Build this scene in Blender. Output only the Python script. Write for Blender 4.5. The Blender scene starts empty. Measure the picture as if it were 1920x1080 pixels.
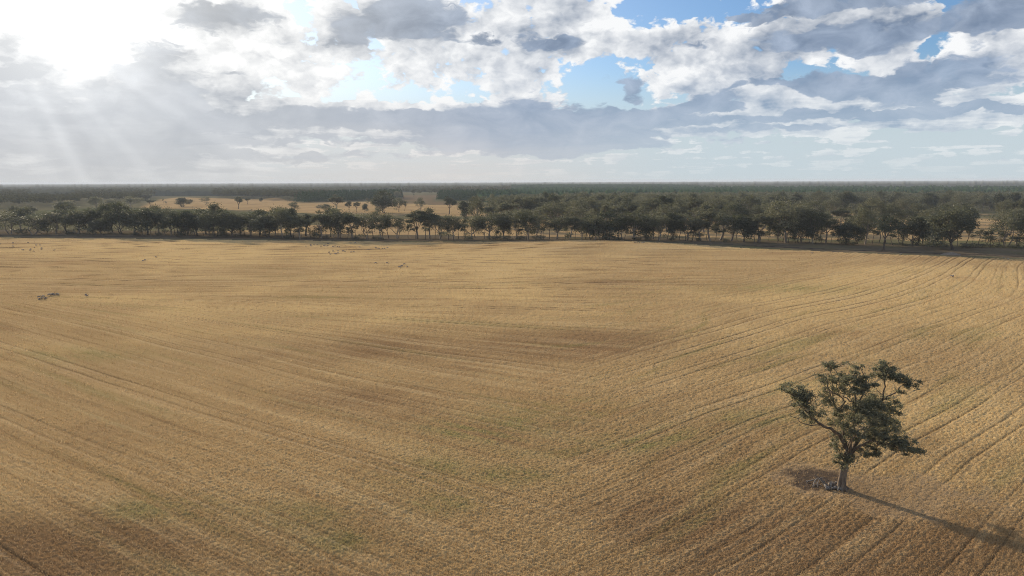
import bpy, math, random
import numpy as np
from math import sin, cos, tan, atan, atan2, asin, sqrt, pi, radians, exp
random.seed(7)
RNG = np.random.default_rng(11)
scene = bpy.context.scene
col = scene.collection

# ------------------------------------------------------------------ camera numbers (a drone about 32 m above the stubble)
FPX = 1280.0
PITCH = atan(200 / 1280.0)
ROLL = radians(0.21)
CH = 32.0
SUN_AZ = radians(39.0)      # to the west of the view
SUN_EL = radians(15.0)

def ray(px, py):
    x0 = px - 960.0; y0 = 540.0 - py
    x = x0 * cos(ROLL) + y0 * sin(ROLL); y = -x0 * sin(ROLL) + y0 * cos(ROLL)
    return x, FPX * cos(PITCH) + y * sin(PITCH), y * cos(PITCH) - FPX * sin(PITCH)

def at(px, py, z=0.0):
    """where on level ground a direction from the drone lands"""
    x, f, u = ray(px, py)
    t = (z - CH) / min(u, -1.2)
    return x * t, f * t

def at_depth(px, py, Y):
    x, f, u = ray(px, py)
    t = Y / f
    return x * t, CH + u * t

def azel(px, py):
    x, f, u = ray(px, py)
    return atan2(x, f), atan2(u, sqrt(x * x + f * f))

# ------------------------------------------------------------------ numpy noise
def _hash(ix, iy, seed):
    h = (ix.astype(np.int64) * 374761393 + iy.astype(np.int64) * 668265263 + seed * 974634777) & 0xFFFFFFFF
    h = ((h ^ (h >> 13)) * 1274126177) & 0xFFFFFFFF
    h = ((h ^ (h >> 16)) * 2246822519) & 0xFFFFFFFF
    return ((h ^ (h >> 15)) & 0xFFFFFF) / float(0xFFFFFF)

def vnoise(x, y, s, seed):
    x = x / s; y = y / s
    ix = np.floor(x); iy = np.floor(y)
    fx = x - ix; fy = y - iy
    fx = fx * fx * (3 - 2 * fx); fy = fy * fy * (3 - 2 * fy)
    a = _hash(ix, iy, seed); b = _hash(ix + 1, iy, seed); c = _hash(ix, iy + 1, seed); d = _hash(ix + 1, iy + 1, seed)
    return (a + (b - a) * fx) * (1 - fy) + (c + (d - c) * fx) * fy

def fbm(x, y, s, seed, n=3):
    t = 0; w = 1.0; tot = 0
    for k in range(n):
        t = t + w * vnoise(x, y, s / 2.0 ** k, seed + 17 * k); tot += w; w *= .5
    return t / tot

def sstep(a, b, x):
    t = np.clip((x - a) / (b - a), 0, 1)
    return t * t * (3 - 2 * t)

def inside(poly, x, y):
    r = np.zeros(np.shape(x), bool)
    n = len(poly)
    for i in range(n):
        x1, y1 = poly[i]; x2, y2 = poly[(i + 1) % n]
        c = (y1 > y) != (y2 > y)
        with np.errstate(divide='ignore', invalid='ignore'):
            r ^= c & (x < (x2 - x1) * (y - y1) / ((y2 - y1) if y2 != y1 else 1e-9) + x1)
    return r

def wpoly(pts):
    return [at(*p) for p in pts]

# ------------------------------------------------------------------ object helpers
def tag(o, label=None, cat=None, group=None, kind=None):
    if label: o['label'] = label
    if cat: o['category'] = cat
    if group: o['group'] = group
    if kind: o['kind'] = kind
    return o

def mesh_np(name, verts, faces, mat, smooth=False, attrs=None):
    """verts (n,3); faces (m,k) all of one size"""
    verts = np.ascontiguousarray(verts, dtype=np.float32); faces = np.ascontiguousarray(faces, dtype=np.int32)
    me = bpy.data.meshes.new(name)
    m, k = faces.shape
    me.vertices.add(len(verts)); me.vertices.foreach_set('co', verts.ravel())
    me.loops.add(m * k); me.loops.foreach_set('vertex_index', faces.ravel())
    me.polygons.add(m)
    me.polygons.foreach_set('loop_start', np.arange(0, m * k, k, dtype=np.int32))
    if smooth: me.polygons.foreach_set('use_smooth', np.ones(m, bool))
    for an, av in (attrs or {}).items():
        a = me.attributes.new(an, 'FLOAT', 'POINT'); a.data.foreach_set('value', np.ascontiguousarray(av, dtype=np.float32))
    me.update(calc_edges=True); me.validate()
    if mat: me.materials.append(mat)
    return me

def link(name, me, parent=None):
    o = bpy.data.objects.new(name, me); col.objects.link(o)
    if parent: o.parent = parent
    return o

def empty(name, loc, rz=0.0, s=1.0):
    o = bpy.data.objects.new(name, None); col.objects.link(o)
    o.location = loc; o.rotation_euler = (0, 0, rz); o.scale = (s, s, s); o.empty_display_size = .5
    return o

def copy_tree(o, parent=None):
    c = o.copy(); col.objects.link(c)
    if parent: c.parent = parent
    for ch in list(o.children): copy_tree(ch, c)
    return c

class Tubes:
    """tapered limbs gathered in one mesh"""
    def __init__(self): self.v = []; self.f = []; self.n = 0
    def tube(self, pts, radii, k=6, cap=True):
        pts = [np.array(p, float) for p in pts]
        base = self.n
        up = np.array([.3, .2, 1.0])
        for i, p in enumerate(pts):
            d = pts[min(i + 1, len(pts) - 1)] - pts[max(i - 1, 0)]
            d = d / (np.linalg.norm(d) + 1e-9)
            a = np.cross(d, np.array([0.91, .3, .11]) if abs(d[2]) > .8 else np.array([0, 0, 1.0])); a /= np.linalg.norm(a) + 1e-9
            b = np.cross(d, a)
            for j in range(k):
                t = 2 * pi * j / k
                self.v.append(p + radii[i] * (cos(t) * a + sin(t) * b))
        for i in range(len(pts) - 1):
            for j in range(k):
                j2 = (j + 1) % k
                self.f.append((base + i * k + j, base + i * k + j2, base + (i + 1) * k + j2, base + (i + 1) * k + j))
        self.n += len(pts) * k
        if cap:
            self.v.append(pts[-1]); e = self.n; self.n += 1
            for j in range(k):
                self.f.append((base + (len(pts) - 1) * k + j, base + (len(pts) - 1) * k + (j + 1) % k, e, e))
    def mesh(self, name, mat):
        f = [tuple(x) for x in self.f]
        me = bpy.data.meshes.new(name)
        me.from_pydata([tuple(x) for x in self.v], [], [x if x[2] != x[3] else x[:3] for x in f])
        for p in me.polygons: p.use_smooth = True
        me.materials.append(mat); me.update()
        return me

def curve_pts(a, b, bend, n, rng, wob=.0):
    """a bent line from a to b; bend is added at the middle"""
    a = np.array(a, float); b = np.array(b, float); out = []
    for i in range(n + 1):
        t = i / n
        out.append(a + (b - a) * t + np.array(bend, float) * 4 * t * (1 - t) + rng.normal(0, wob, 3) * (0 < i < n))
    return out

def leaf_cards(cent, size, rng, droop=.35, aspect=.45):
    """one small bent leaf spray (a quad) at each centre: cent (n,3), size (n,)"""
    n = len(cent)
    d = rng.normal(0, 1, (n, 3)); d[:, 2] = d[:, 2] * .7 - droop
    d /= np.linalg.norm(d, axis=1)[:, None]
    e = rng.normal(0, 1, (n, 3)); e -= d * (e * d).sum(1)[:, None]
    e /= np.linalg.norm(e, axis=1)[:, None]
    L = (size * .5)[:, None] * d; Wd = (size * .5 * aspect)[:, None] * e
    nrm = np.cross(d, e) * (size * .12)[:, None]
    v = np.stack([cent - L, cent + Wd + nrm, cent + L, cent - Wd + nrm], 1).reshape(-1, 3)
    f = np.arange(n * 4).reshape(n, 4)
    return v, f

def blob_points(c, r, n, rng, shell=.55, top=.35):
    """points through a flattened foliage clump, denser towards its shell and its upper side"""
    d = rng.normal(0, 1, (n, 3)); d[:, 2] += top
    d /= np.linalg.norm(d, axis=1)[:, None]
    rad = shell + (1 - shell) * rng.random(n) ** .6
    rad *= 1 + .22 * rng.normal(0, 1, n)
    low = d[:, 2] < 0
    d[low, 2] *= .6
    return np.array(c)[None, :] + d * rad[:, None] * np.array(r)[None, :]

# ------------------------------------------------------------------ node helpers
class NT:
    def __init__(self, nt): self.nt = nt; self.N = nt.nodes; self.L = nt.links
    def new(self, t, **kw):
        n = self.N.new(t)
        for k, v in kw.items(): setattr(n, k, v)
        return n
    def put(self, sock, v):
        if hasattr(v, 'is_output'): self.L.new(v, sock)
        elif v is not None:
            try: sock.default_value = v
            except Exception: sock.default_value = (v, v, v)
    def m(self, op, a, b=None, c=None, clamp=False):
        n = self.new('ShaderNodeMath', operation=op, use_clamp=clamp)
        self.put(n.inputs[0], a)
        if b is not None: self.put(n.inputs[1], b)
        if c is not None: self.put(n.inputs[2], c)
        return n.outputs[0]
    def add(self, *a):
        r = a[0]
        for x in a[1:]: r = self.m('ADD', r, x)
        return r
    def mul(self, *a):
        r = a[0]
        for x in a[1:]: r = self.m('MULTIPLY', r, x)
        return r
    def sub(self, a, b): return self.m('SUBTRACT', a, b)
    def v(self, op, a, b=None):
        n = self.new('ShaderNodeVectorMath', operation=op)
        self.put(n.inputs[0], a)
        if b is not None: self.put(n.inputs[1], b)
        return n.outputs['Value'] if op in ('DOT_PRODUCT', 'LENGTH', 'DISTANCE') else n.outputs[0]
    def xyz(self, x, y, z=0.0):
        n = self.new('ShaderNodeCombineXYZ')
        self.put(n.inputs[0], x); self.put(n.inputs[1], y); self.put(n.inputs[2], z)
        return n.outputs[0]
    def sep(self, v):
        n = self.new('ShaderNodeSeparateXYZ'); self.put(n.inputs[0], v); return n.outputs
    def step(self, x, a, b, lo=0.0, hi=1.0, smooth=True):
        n = self.new('ShaderNodeMapRange', interpolation_type='SMOOTHSTEP' if smooth else 'LINEAR')
        self.put(n.inputs[0], x); self.put(n.inputs[1], a); self.put(n.inputs[2], b); self.put(n.inputs[3], lo); self.put(n.inputs[4], hi)
        return n.outputs[0]
    def noise(self, vec, scale, detail=4.0, rough=.5, dist=0.0, lac=2.0, dims='3D', out=0):
        n = self.new('ShaderNodeTexNoise', noise_dimensions=dims)
        if dims == '1D': self.put(n.inputs['W'], vec)
        elif vec is not None: self.put(n.inputs['Vector'], vec)
        n.inputs['Scale'].default_value = scale; n.inputs['Detail'].default_value = detail
        n.inputs['Roughness'].default_value = rough; n.inputs['Distortion'].default_value = dist; n.inputs['Lacunarity'].default_value = lac
        return n.outputs[out]
    def mix(self, f, a, b, blend='MIX', clamp=False):
        n = self.new('ShaderNodeMix', data_type='RGBA', blend_type=blend, clamp_result=clamp)
        self.put(n.inputs[0], f)
        for s, x in ((n.inputs[6], a), (n.inputs[7], b)):
            if isinstance(x, tuple) and len(x) == 3: x = (*x, 1.0)
            self.put(s, x)
        return n.outputs[2]
    def attr(self, name):
        n = self.new('ShaderNodeAttribute', attribute_name=name); return n.outputs['Fac']
    def pos(self): return self.new('ShaderNodeNewGeometry').outputs['Position']

def material(name):
    m = bpy.data.materials.new(name); m.use_nodes = True
    t = NT(m.node_tree)
    b = m.node_tree.nodes['Principled BSDF']
    b.inputs['Roughness'].default_value = .9
    b.inputs['Specular IOR Level'].default_value = .15
    return m, t, b
# ------------------------------------------------------------------ sky: a procedural daylight world with broken cloud
def build_world():
    w = bpy.data.worlds.new("World"); scene.world = w; w.use_nodes = True
    t = NT(w.node_tree)
    bg = w.node_tree.nodes['Background']; bg.inputs['Strength'].default_value = 0.1
    sky = t.new('ShaderNodeTexSky', sky_type='NISHITA')
    sky.sun_disc = False; sky.sun_elevation = SUN_EL; sky.sun_rotation = -SUN_AZ
    sky.air_density = 1.0; sky.dust_density = 1.2; sky.ozone_density = 2.0
    D = t.v('NORMALIZE', t.new('ShaderNodeTexCoord').outputs['Generated'])
    x, y, z = t.sep(D)
    a = t.m('ARCTAN2', x, y)
    e = t.m('ARCSINE', z)
    ep = t.m('MAXIMUM', e, 0.0)
    P = t.xyz(a, e)
    # warp, so that no outline is smooth
    wv = t.v('SUBTRACT', t.noise(t.v('MULTIPLY', P, (9, 16, 1)), 1.0, 5, .6, out=1), (.5, .5, .5))
    PW = t.v('ADD', P, t.v('MULTIPLY', wv, (.085, .05, 0)))
    wv2 = t.v('SUBTRACT', t.noise(t.v('ADD', t.v('MULTIPLY', P, (30, 60, 1)), (7, 3, 2)), 1.0, 2, .6, out=1), (.5, .5, .5))
    PW = t.v('ADD', PW, t.v('MULTIPLY', wv2, (.03, .016, 0)))

    def blobs(lst, vec=None):
        acc = None
        for (px, py, rx, ry, wt) in lst:
            a0, e0 = azel(px, py)
            k = 1300.0
            d = t.v('MULTIPLY', t.v('SUBTRACT', vec or PW, (a0, e0, 0)), (k / rx, k / ry, 0))
            q = t.v('DOT_PRODUCT', d, d)
            g = t.m('SUBTRACT', 1.0, q, clamp=True)
            g = t.mul(g, g, wt) if False else t.m('MULTIPLY', g, wt)
            acc = g if acc is None else t.m('ADD', acc, g)
        return acc

    # how much cloud stands where (+) and where the blue is open (-)
    cover = blobs([
        (60, 190, 460, 200, .55), (60, 290, 460, 100, .36), (300, 250, 170, 110, .26),
        (420, 30, 110, 42, .30), (770, 25, 110, 55, .45), (640, 60, 70, 50, .30),
        (1000, 55, 180, 85, .45), (1130, 60, 90, 75, .40), (960, 150, 120, 60, .22),
        (800, 235, 480, 46, .42), (1010, 240, 220, 62, .40), (560, 215, 260, 30, .25),
        (1330, 80, 190, 90, .38), (1262, 140, 62, 36, .42), (1420, 160, 170, 60, .35),
        (1640, 55, 200, 62, .50), (1890, 60, 92, 75, .50), (1700, 150, 190, 48, .36),
        (1640, 200, 60, 30, .22), (1250, 205, 110, 26, .28), (1480, 232, 440, 34, .42), (1880, 150, 100, 45, .25),
        (1760, 215, 250, 28, .36), (1185, 165, 40, 40, .2), (1520, 185, 150, 40, .22),
        (200, 20, 500, 120, .25), (560, 110, 420, 120, .12),
        (1150, 150, 95, 75, -.30), (1215, 25, 80, 45, -.5), (1570, 130, 70, 40, -.25), (1400, 30, 60, 24, -.2), (1230, 190, 60, 16, -.2), (1440, 215, 120, 14, -.15), (1860, 120, 50, 25, -.25), (1420, 190, 90, 18, -.12), (1795, 60, 34, 80, -.42), (885, 15, 50, 30, -.25), (700, 62, 30, 28, -.25),
        (1105, 190, 50, 22, -.25), (1600, 235, 90, 22, -.12), (1640, 275, 400, 25, -.05), (470, 150, 150, 55, -.10), (620, 175, 140, 26, -.14), (800, 115, 150, 60, .26), (330, 110, 60, 20, -.1), (1560, 140, 50, 30, -.2),
        (820, 175, 120, 20, -.12)])
    # where the cloud is deep and its underside is seen (+) or where its sunlit side is (-)
    shade = blobs([
        (60, 225, 420, 150, .66), (285, 170, 90, 120, .55), (40, 90, 90, 60, .35), (220, 310, 300, 50, .25),
        (420, 35, 120, 44, .95), (770, 25, 105, 48, .62), (640, 55, 80, 50, .7), (1010, 80, 70, 34, .42),
        (1010, 235, 260, 52, .80), (720, 236, 460, 30, .62), (540, 218, 220, 18, .35), (780, 262, 350, 22, .34),
        (1620, 65, 180, 30, .74), (1560, 25, 250, 28, .4), (1700, 35, 90, 50, .3), (1880, 25, 90, 30, .72), (1890, 100, 80, 18, .32), (1690, 150, 170, 34, .62), (1780, 130, 60, 20, .3),
        (1300, 95, 130, 50, .26), (1470, 110, 110, 60, .3), (1250, 205, 120, 20, .52), (1520, 215, 380, 16, .5), (1340, 235, 300, 18, .34),
        (1760, 225, 240, 12, .42), (1560, 245, 260, 10, .3), (1185, 168, 32, 32, .5), (960, 150, 90, 40, .22), (1500, 165, 80, 40, .25),
        (1000, 30, 120, 40, -.12), (1145, 60, 66, 58, -.30), (1260, 140, 60, 30, -.35), (1640, 195, 46, 20, -.3), (1560, 30, 80, 20, -.1),
        (170, 95, 105, 52, -1.1), (420, 110, 200, 50, -.2), (700, 130, 300, 40, -.1), (180, 5, 420, 66, -.9), (560, 90, 60, 40, .3), (870, 120, 80, 24, .3), (520, 160, 90, 20, .25), (620, 130, 70, 20, .2)])

    # billows (an upright pattern) and sheets (seen edge-on towards the horizon)
    def billow(vec):
        return t.noise(vec, 1.0, 9, .56, .25)
    Pb = t.v('MULTIPLY', P, (7.5, 11.0, 1))
    nb = billow(Pb)
    to_sun = (-.10, .15, 0)
    nb2 = billow(t.v('ADD', Pb, to_sun))
    inv = t.m('DIVIDE', 1.0, t.m('ADD', ep, .035))
    Ps = t.xyz(t.mul(a, inv, .8), t.mul(inv, .9), 3.7)
    ns = t.noise(Ps, .9, 7, .6, .3)
    lowm = t.step(e, .04, .15)                       # 0 near the horizon, 1 high up
    n = t.add(t.mul(nb, lowm), t.mul(ns, t.sub(1.0, lowm)))
    def puffs(vec, det):
        n_ = t.new('ShaderNodeTexVoronoi', voronoi_dimensions='2D', feature='SMOOTH_F1', normalize=True)
        t.put(n_.inputs['Vector'], vec)
        n_.inputs['Scale'].default_value = 1.0; n_.inputs['Detail'].default_value = det
        n_.inputs['Roughness'].default_value = .55; n_.inputs['Smoothness'].default_value = .25
        return n_.outputs['Distance']
    # puffs flatten into sheets towards the horizon
    Pp = t.xyz(t.mul(a, 21.0), t.m('MULTIPLY_ADD', e, 27.0, t.mul(inv, -.10)), 0.0)
    Pp = t.v('ADD', Pp, t.v('MULTIPLY', wv2, (.75, .75, 0)))
    pf = puffs(Pp, 3.0)
    pf2 = puffs(t.v('ADD', Pp, (-.26, .34, 0)), 3.0)
    fine = t.noise(t.v('MULTIPLY', P, (60, 110, 1)), 1.0, 6, .62)
    mid = t.noise(t.v('ADD', t.v('MULTIPLY', P, (17, 31, 1)), (3, 9, 1)), 1.0, 8, .56, .5)
    lay = t.noise(t.xyz(t.mul(a, 5.0), t.m('MULTIPLY_ADD', e, 75.0, t.mul(nb, 2.0)), 4.0), 1.0, 6, .62, .3)
    lw = t.step(e, .15, .05)
    dens = t.add(t.mul(t.sub(n, .5), 1.5), t.mul(t.sub(.30, pf), 1.25), t.mul(t.sub(mid, .5), .9), t.mul(t.sub(fine, .5), .36), t.mul(t.sub(lay, .5), lw, 1.0), cover, -.07)
    alpha = t.step(dens, -.04, .11)
    thick = t.step(dens, .06, .6)
    # light on the cloud
    relief = t.add(t.mul(t.sub(nb, nb2), 2.6), t.mul(t.sub(pf2, pf), 1.25))
    mods = t.m('MULTIPLY_ADD', t.sub(mid, .5), -2.1, 1.0)
    sh = t.add(t.mul(shade, .60, mods), t.mul(thick, .30), t.mul(relief, -1.0), t.mul(t.sub(fine, .5), -.3), t.mul(t.sub(nb, .5), -.5), t.mul(t.sub(mid, .5), -.8), t.mul(t.sub(lay, .5), lw, -2.9), .04)
    sh = t.step(sh, -.12, .85, smooth=False)
    # angle to the sun
    s = (-sin(SUN_AZ) * cos(SUN_EL), cos(SUN_AZ) * cos(SUN_EL), sin(SUN_EL))
    cs = t.v('DOT_PRODUCT', D, s)
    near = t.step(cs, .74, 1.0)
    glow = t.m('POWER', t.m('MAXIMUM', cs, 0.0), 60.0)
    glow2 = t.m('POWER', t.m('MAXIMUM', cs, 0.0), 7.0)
    far_ = t.step(cs, .35, -.35)                    # unseen cloud behind the drone, front-lit and brightened to lift the trees
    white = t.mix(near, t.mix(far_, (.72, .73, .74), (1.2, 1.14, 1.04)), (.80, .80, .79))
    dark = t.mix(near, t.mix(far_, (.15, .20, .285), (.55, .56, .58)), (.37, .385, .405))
    # deep cloud seen through more air is bluer and paler
    dark = t.mix(t.step(e, .20, .04), dark, t.mix(near, (.20, .285, .415), (.36, .388, .43)))
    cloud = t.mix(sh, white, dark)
    # clear sky, whitening towards the sun and the horizon
    clear = t.mix(1.0, sky.outputs[0], (.072, .092, .119), 'MULTIPLY')
    clear = t.mix(t.step(e, .17, .03), clear, (.43, .515, .565))
    clear = t.mix(t.m('MULTIPLY', glow2, .95, clamp=True), clear, (.66, .685, .70))
    col_ = t.mix(alpha, clear, cloud)
    # a nearer deck of flat dark cloud, seen edge-on in front of the bright heaps
    lens = blobs([(1620, 72, 190, 26, .62), (1510, 60, 130, 14, .34), (1560, 12, 230, 18, .5), (1890, 24, 100, 30, .7), (1690, 150, 190, 30, .6), (1760, 118, 110, 22, .35),
                  (1000, 240, 270, 56, .72), (1010, 268, 300, 26, .45), (720, 226, 440, 20, .55), (560, 262, 240, 9, .34), (640, 243, 300, 7, .3), (470, 288, 420, 14, .35),
                  (1260, 208, 140, 15, .5), (1520, 222, 440, 11, .5), (1400, 246, 330, 8, .34), (1790, 207, 260, 9, .42), (1440, 162, 95, 9, .42), (1188, 168, 34, 36, .5), (1340, 190, 60, 26, .36),
                  (1020, 78, 80, 16, .45), (775, 26, 110, 46, .62), (650, 58, 70, 40, .36), (425, 36, 120, 34, .42), (300, 140, 80, 90, .40), (130, 230, 330, 90, .40), (430, 132, 60, 10, .3),
                  (900, 66, 70, 10, .32), (1400, 26, 60, 8, .35), (1300, 85, 60, 14, .25), (1560, 165, 60, 30, .3), (1700, 190, 60, 26, .3)])
    ln = t.noise(t.v('ADD', t.v('MULTIPLY', P, (9, 62, 1)), t.v('MULTIPLY', wv2, (.9, 2.2, 0))), 1.0, 7, .6, .4)
    ld = t.add(lens, t.mul(t.sub(ln, .5), .85), t.mul(t.sub(.30, pf), .55), t.mul(t.sub(mid, .5), .45), -.16)
    la = t.m('MULTIPLY', t.step(ld, -.02, .19), .93)
    lcol = t.mix(t.m('MULTIPLY_ADD', t.sub(mid, .5), 2.6, .35, clamp=True), dark, t.mix(near, (.33, .395, .505), (.46, .485, .52)))
    col_ = t.mix(la, col_, lcol)
    hz = t.m('POWER', t.m('SUBTRACT', 1.0, t.mul(ep, 6.6), clamp=True), 1.5)
    hcol = t.mix(t.step(a, -.65, .35), (.455, .458, .462), (.43, .49, .522))
    hcol = t.mix(t.step(t.m('ABSOLUTE', t.add(a, .12)), .0, .42), (.51, .493, .478), hcol)
    hn = t.add(.70, t.mul(ns, .5))
    col_ = t.mix(t.m('MULTIPLY', hz, hn, clamp=True), col_, hcol)
    # glow of the sun behind the cloud, and the shafts under it
    col_ = t.mix(1.0, col_, t.mix(t.m('MULTIPLY', glow, t.sub(1.0, t.mul(sh, .6)), clamp=True), (0, 0, 0), (.26, .255, .245)), 'ADD')
    ba, be = azel(140, 60)
    burst = t.m('POWER', t.m('MAXIMUM', t.v('DOT_PRODUCT', D, (sin(ba) * cos(be), cos(ba) * cos(be), sin(be))), 0.0), 240.0)
    col_ = t.mix(1.0, col_, t.mix(burst, (0, 0, 0), (.27, .265, .25)), 'ADD')
    sa, se = azel(-40, -30)
    da = t.sub(a, sa); de = t.sub(e, se)
    ang = t.m('ARCTAN2', t.mul(de, -1.0), da)
    dist = t.m('SQRT', t.add(t.mul(da, da), t.mul(de, de)))
    rn = t.add(t.noise(t.mul(ang, 3.2), 1.0, 2, .5, dims='1D'), -.47)
    rm = t.mul(t.step(dist, .08, .2), t.step(dist, .40, .20), t.step(ang, .40, .60), t.step(ang, 1.5, 1.05))
    rays = t.mul(rn, rm, .85)
    col_ = t.mix(1.0, col_, t.mix(t.m('MAXIMUM', rays, 0.0), (0, 0, 0), (.85, .83, .81)), 'ADD')
    col_ = t.mix(t.m('MULTIPLY', t.m('MAXIMUM', t.mul(rays, -1.0), 0.0), 1.6, clamp=True), col_, (.26, .27, .295))
    # below the horizon: the plain itself
    col_ = t.mix(t.step(e, -.02, -.002), (.22, .19, .14), col_)
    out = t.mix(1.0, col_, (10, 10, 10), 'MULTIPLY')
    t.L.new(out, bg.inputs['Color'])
    w.cycles.sampling_method = 'MANUAL'; w.cycles.sample_map_resolution = 1024

def build_camera():
    cam = bpy.data.cameras.new('camera'); o = bpy.data.objects.new('camera', cam); col.objects.link(o)
    cam.sensor_width = 36.0; cam.lens = 36.0 * FPX / 1920.0
    cam.clip_start = .5; cam.clip_end = 60000
    from mathutils import Matrix
    R = Matrix.Rotation(pi / 2 - PITCH, 4, 'X') @ Matrix.Rotation(CAMROLL, 4, 'Z')
    o.matrix_world = Matrix.Translation((0, 0, CH)) @ R
    scene.camera = o
CAMROLL = -ROLL
# ------------------------------------------------------------------ the lie of the land
EDGE = [(-900, 510), (-306, 409), (-143, 383), (0, 358), (36, 357), (120, 319), (179, 289), (208, 276), (420, 160), (600, 40)]
def edge_y(x):
    return np.interp(x, [p[0] for p in EDGE], [p[1] for p in EDGE])
def hill(x, y):
    x = np.asarray(x, float); y = np.asarray(y, float)
    h = 2.3 * np.exp(-((x - 40) / 62) ** 2 - ((y - 335) / 30) ** 2)
    h = h - .9 * np.exp(-((x + 30) / 90) ** 2 - ((y - 105) / 45) ** 2)
    h = h + .5 * (fbm(x, y, 90, 5, 2) - .5) * sstep(30, 80, y) * (1 - sstep(300, 420, y))
    return h

# tracks left by the machines: level lines of two fields, in metres
def track_fields(x, y):
    wob = (fbm(x, y, 60, 21, 2) - .5) * 7 + (fbm(x, y, 17, 22, 2) - .5) * 1.1
    c = y.copy()
    for _ in range(30):
        sl = .66 - .58 * sstep(85, 195, c)
        c = .5 * c + .5 * (y + sl * np.clip(x, -260, 60))
    uL = c * .84 + wob * .6
    bend = 26 * sstep(150, 280, x + .25 * y) ** 2
    uR = (y - .83 * x - bend) * .77 + wob
    m = sstep(-22, 22, x - 2 - .22 * np.maximum(y - 60, 0) - .0019 * np.maximum(y - 90, 0) ** 2 + (fbm(x, y, 30, 9, 2) - .5) * 22)
    return uL, uR, m

def tracks(u, seed, per, wid=.2):
    """depth 0..1 of the wheel marks; each pass leaves a pair"""
    k = np.floor(u / per)
    j = _hash(k, k * 0 + 3, seed); s = _hash(k, k * 0 + 8, seed)
    f = u / per - k
    g = 1.15 / per
    out = 0
    for o in (-1, 1):
        d = (f - (.5 + .22 * (j - .5) + o * g)) * per
        out = np.maximum(out, np.exp(-(d / wid) ** 2) * (.30 + .70 * s))
    return out

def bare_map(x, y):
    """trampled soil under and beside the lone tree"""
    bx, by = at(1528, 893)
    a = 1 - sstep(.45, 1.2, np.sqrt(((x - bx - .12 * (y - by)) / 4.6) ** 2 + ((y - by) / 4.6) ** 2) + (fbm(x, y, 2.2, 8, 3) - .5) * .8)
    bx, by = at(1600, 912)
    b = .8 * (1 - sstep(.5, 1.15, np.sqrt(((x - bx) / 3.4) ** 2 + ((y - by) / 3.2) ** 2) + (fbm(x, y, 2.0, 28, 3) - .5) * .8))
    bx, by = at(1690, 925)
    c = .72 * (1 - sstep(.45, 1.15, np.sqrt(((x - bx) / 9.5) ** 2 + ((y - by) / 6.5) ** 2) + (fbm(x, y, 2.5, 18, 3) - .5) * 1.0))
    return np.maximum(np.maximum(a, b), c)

def tone_map(x, y):
    """how pale (+) or brown (-) the straw stands, over the whole field; slope shading is painted in"""
    n = (fbm(x, y, 70, 41, 3) - .5) * 1.1 + (fbm(x, y * 1.8, 26, 42, 3) - .5) * .7
    t = .25 * sstep(130, 240, y) + .02 * (1 - sstep(60, 110, y))
    for px, py, rx, ry, k in ((540, 650, 24, 12, -.5), (900, 640, 30, 18, -.3), (1130, 640, 20, 12, -.35), (1110, 528, 22, 10, -.45), (800, 760, 18, 9, -.2), (300, 480, 60, 26, .30), (150, 560, 40, 14, .25), (1600, 560, 42, 26, .55), (1800, 530, 40, 30, .45), (1860, 790, 13, 11, .8), (1750, 900, 10, 6, .4), (1560, 720, 12, 7, .35), (1350, 470, 60, 14, .3), (660, 475, 60, 18, .2), (1300, 980, 16, 6, -.35), (1700, 1030, 14, 5, -.3), (100, 1030, 14, 5, -.25)):  # brown spots across the middle band hold slope shading as straw colour
        cx, cy = at(px, py)
        t = t + k * np.exp(-((x - cx) / rx) ** 2 - ((y - cy) / ry) ** 2)
    return t + n * .8

def field_maps(x, y):
    uL, uR, m = track_fields(x, y)
    wd = np.maximum(.16, y * .00095)
    dR = tracks(uR, 31, 7.4, wd); dL = tracks(uL, 57, 8.8, wd)
    fade = .6 + .4 * sstep(.35, .62, fbm(x, y, 45, 77, 2))
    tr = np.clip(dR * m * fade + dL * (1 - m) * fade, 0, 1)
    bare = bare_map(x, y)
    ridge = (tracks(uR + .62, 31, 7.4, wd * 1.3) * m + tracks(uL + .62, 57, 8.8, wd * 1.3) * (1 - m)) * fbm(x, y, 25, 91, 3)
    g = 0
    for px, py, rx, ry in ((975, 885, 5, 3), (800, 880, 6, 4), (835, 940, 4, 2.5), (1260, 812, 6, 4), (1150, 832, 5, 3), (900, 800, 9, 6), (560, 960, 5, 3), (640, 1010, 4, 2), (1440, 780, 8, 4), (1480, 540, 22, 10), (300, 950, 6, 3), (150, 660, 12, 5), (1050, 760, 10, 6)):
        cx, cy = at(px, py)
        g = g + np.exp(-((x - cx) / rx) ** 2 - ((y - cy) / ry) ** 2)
    return uL, uR, m, tr * (1 - bare), bare, ridge * (1 - bare), tone_map(x, y), np.clip(g, 0, 1) * (.3 + fbm(x, y, 2.5, 66, 3))

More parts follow.
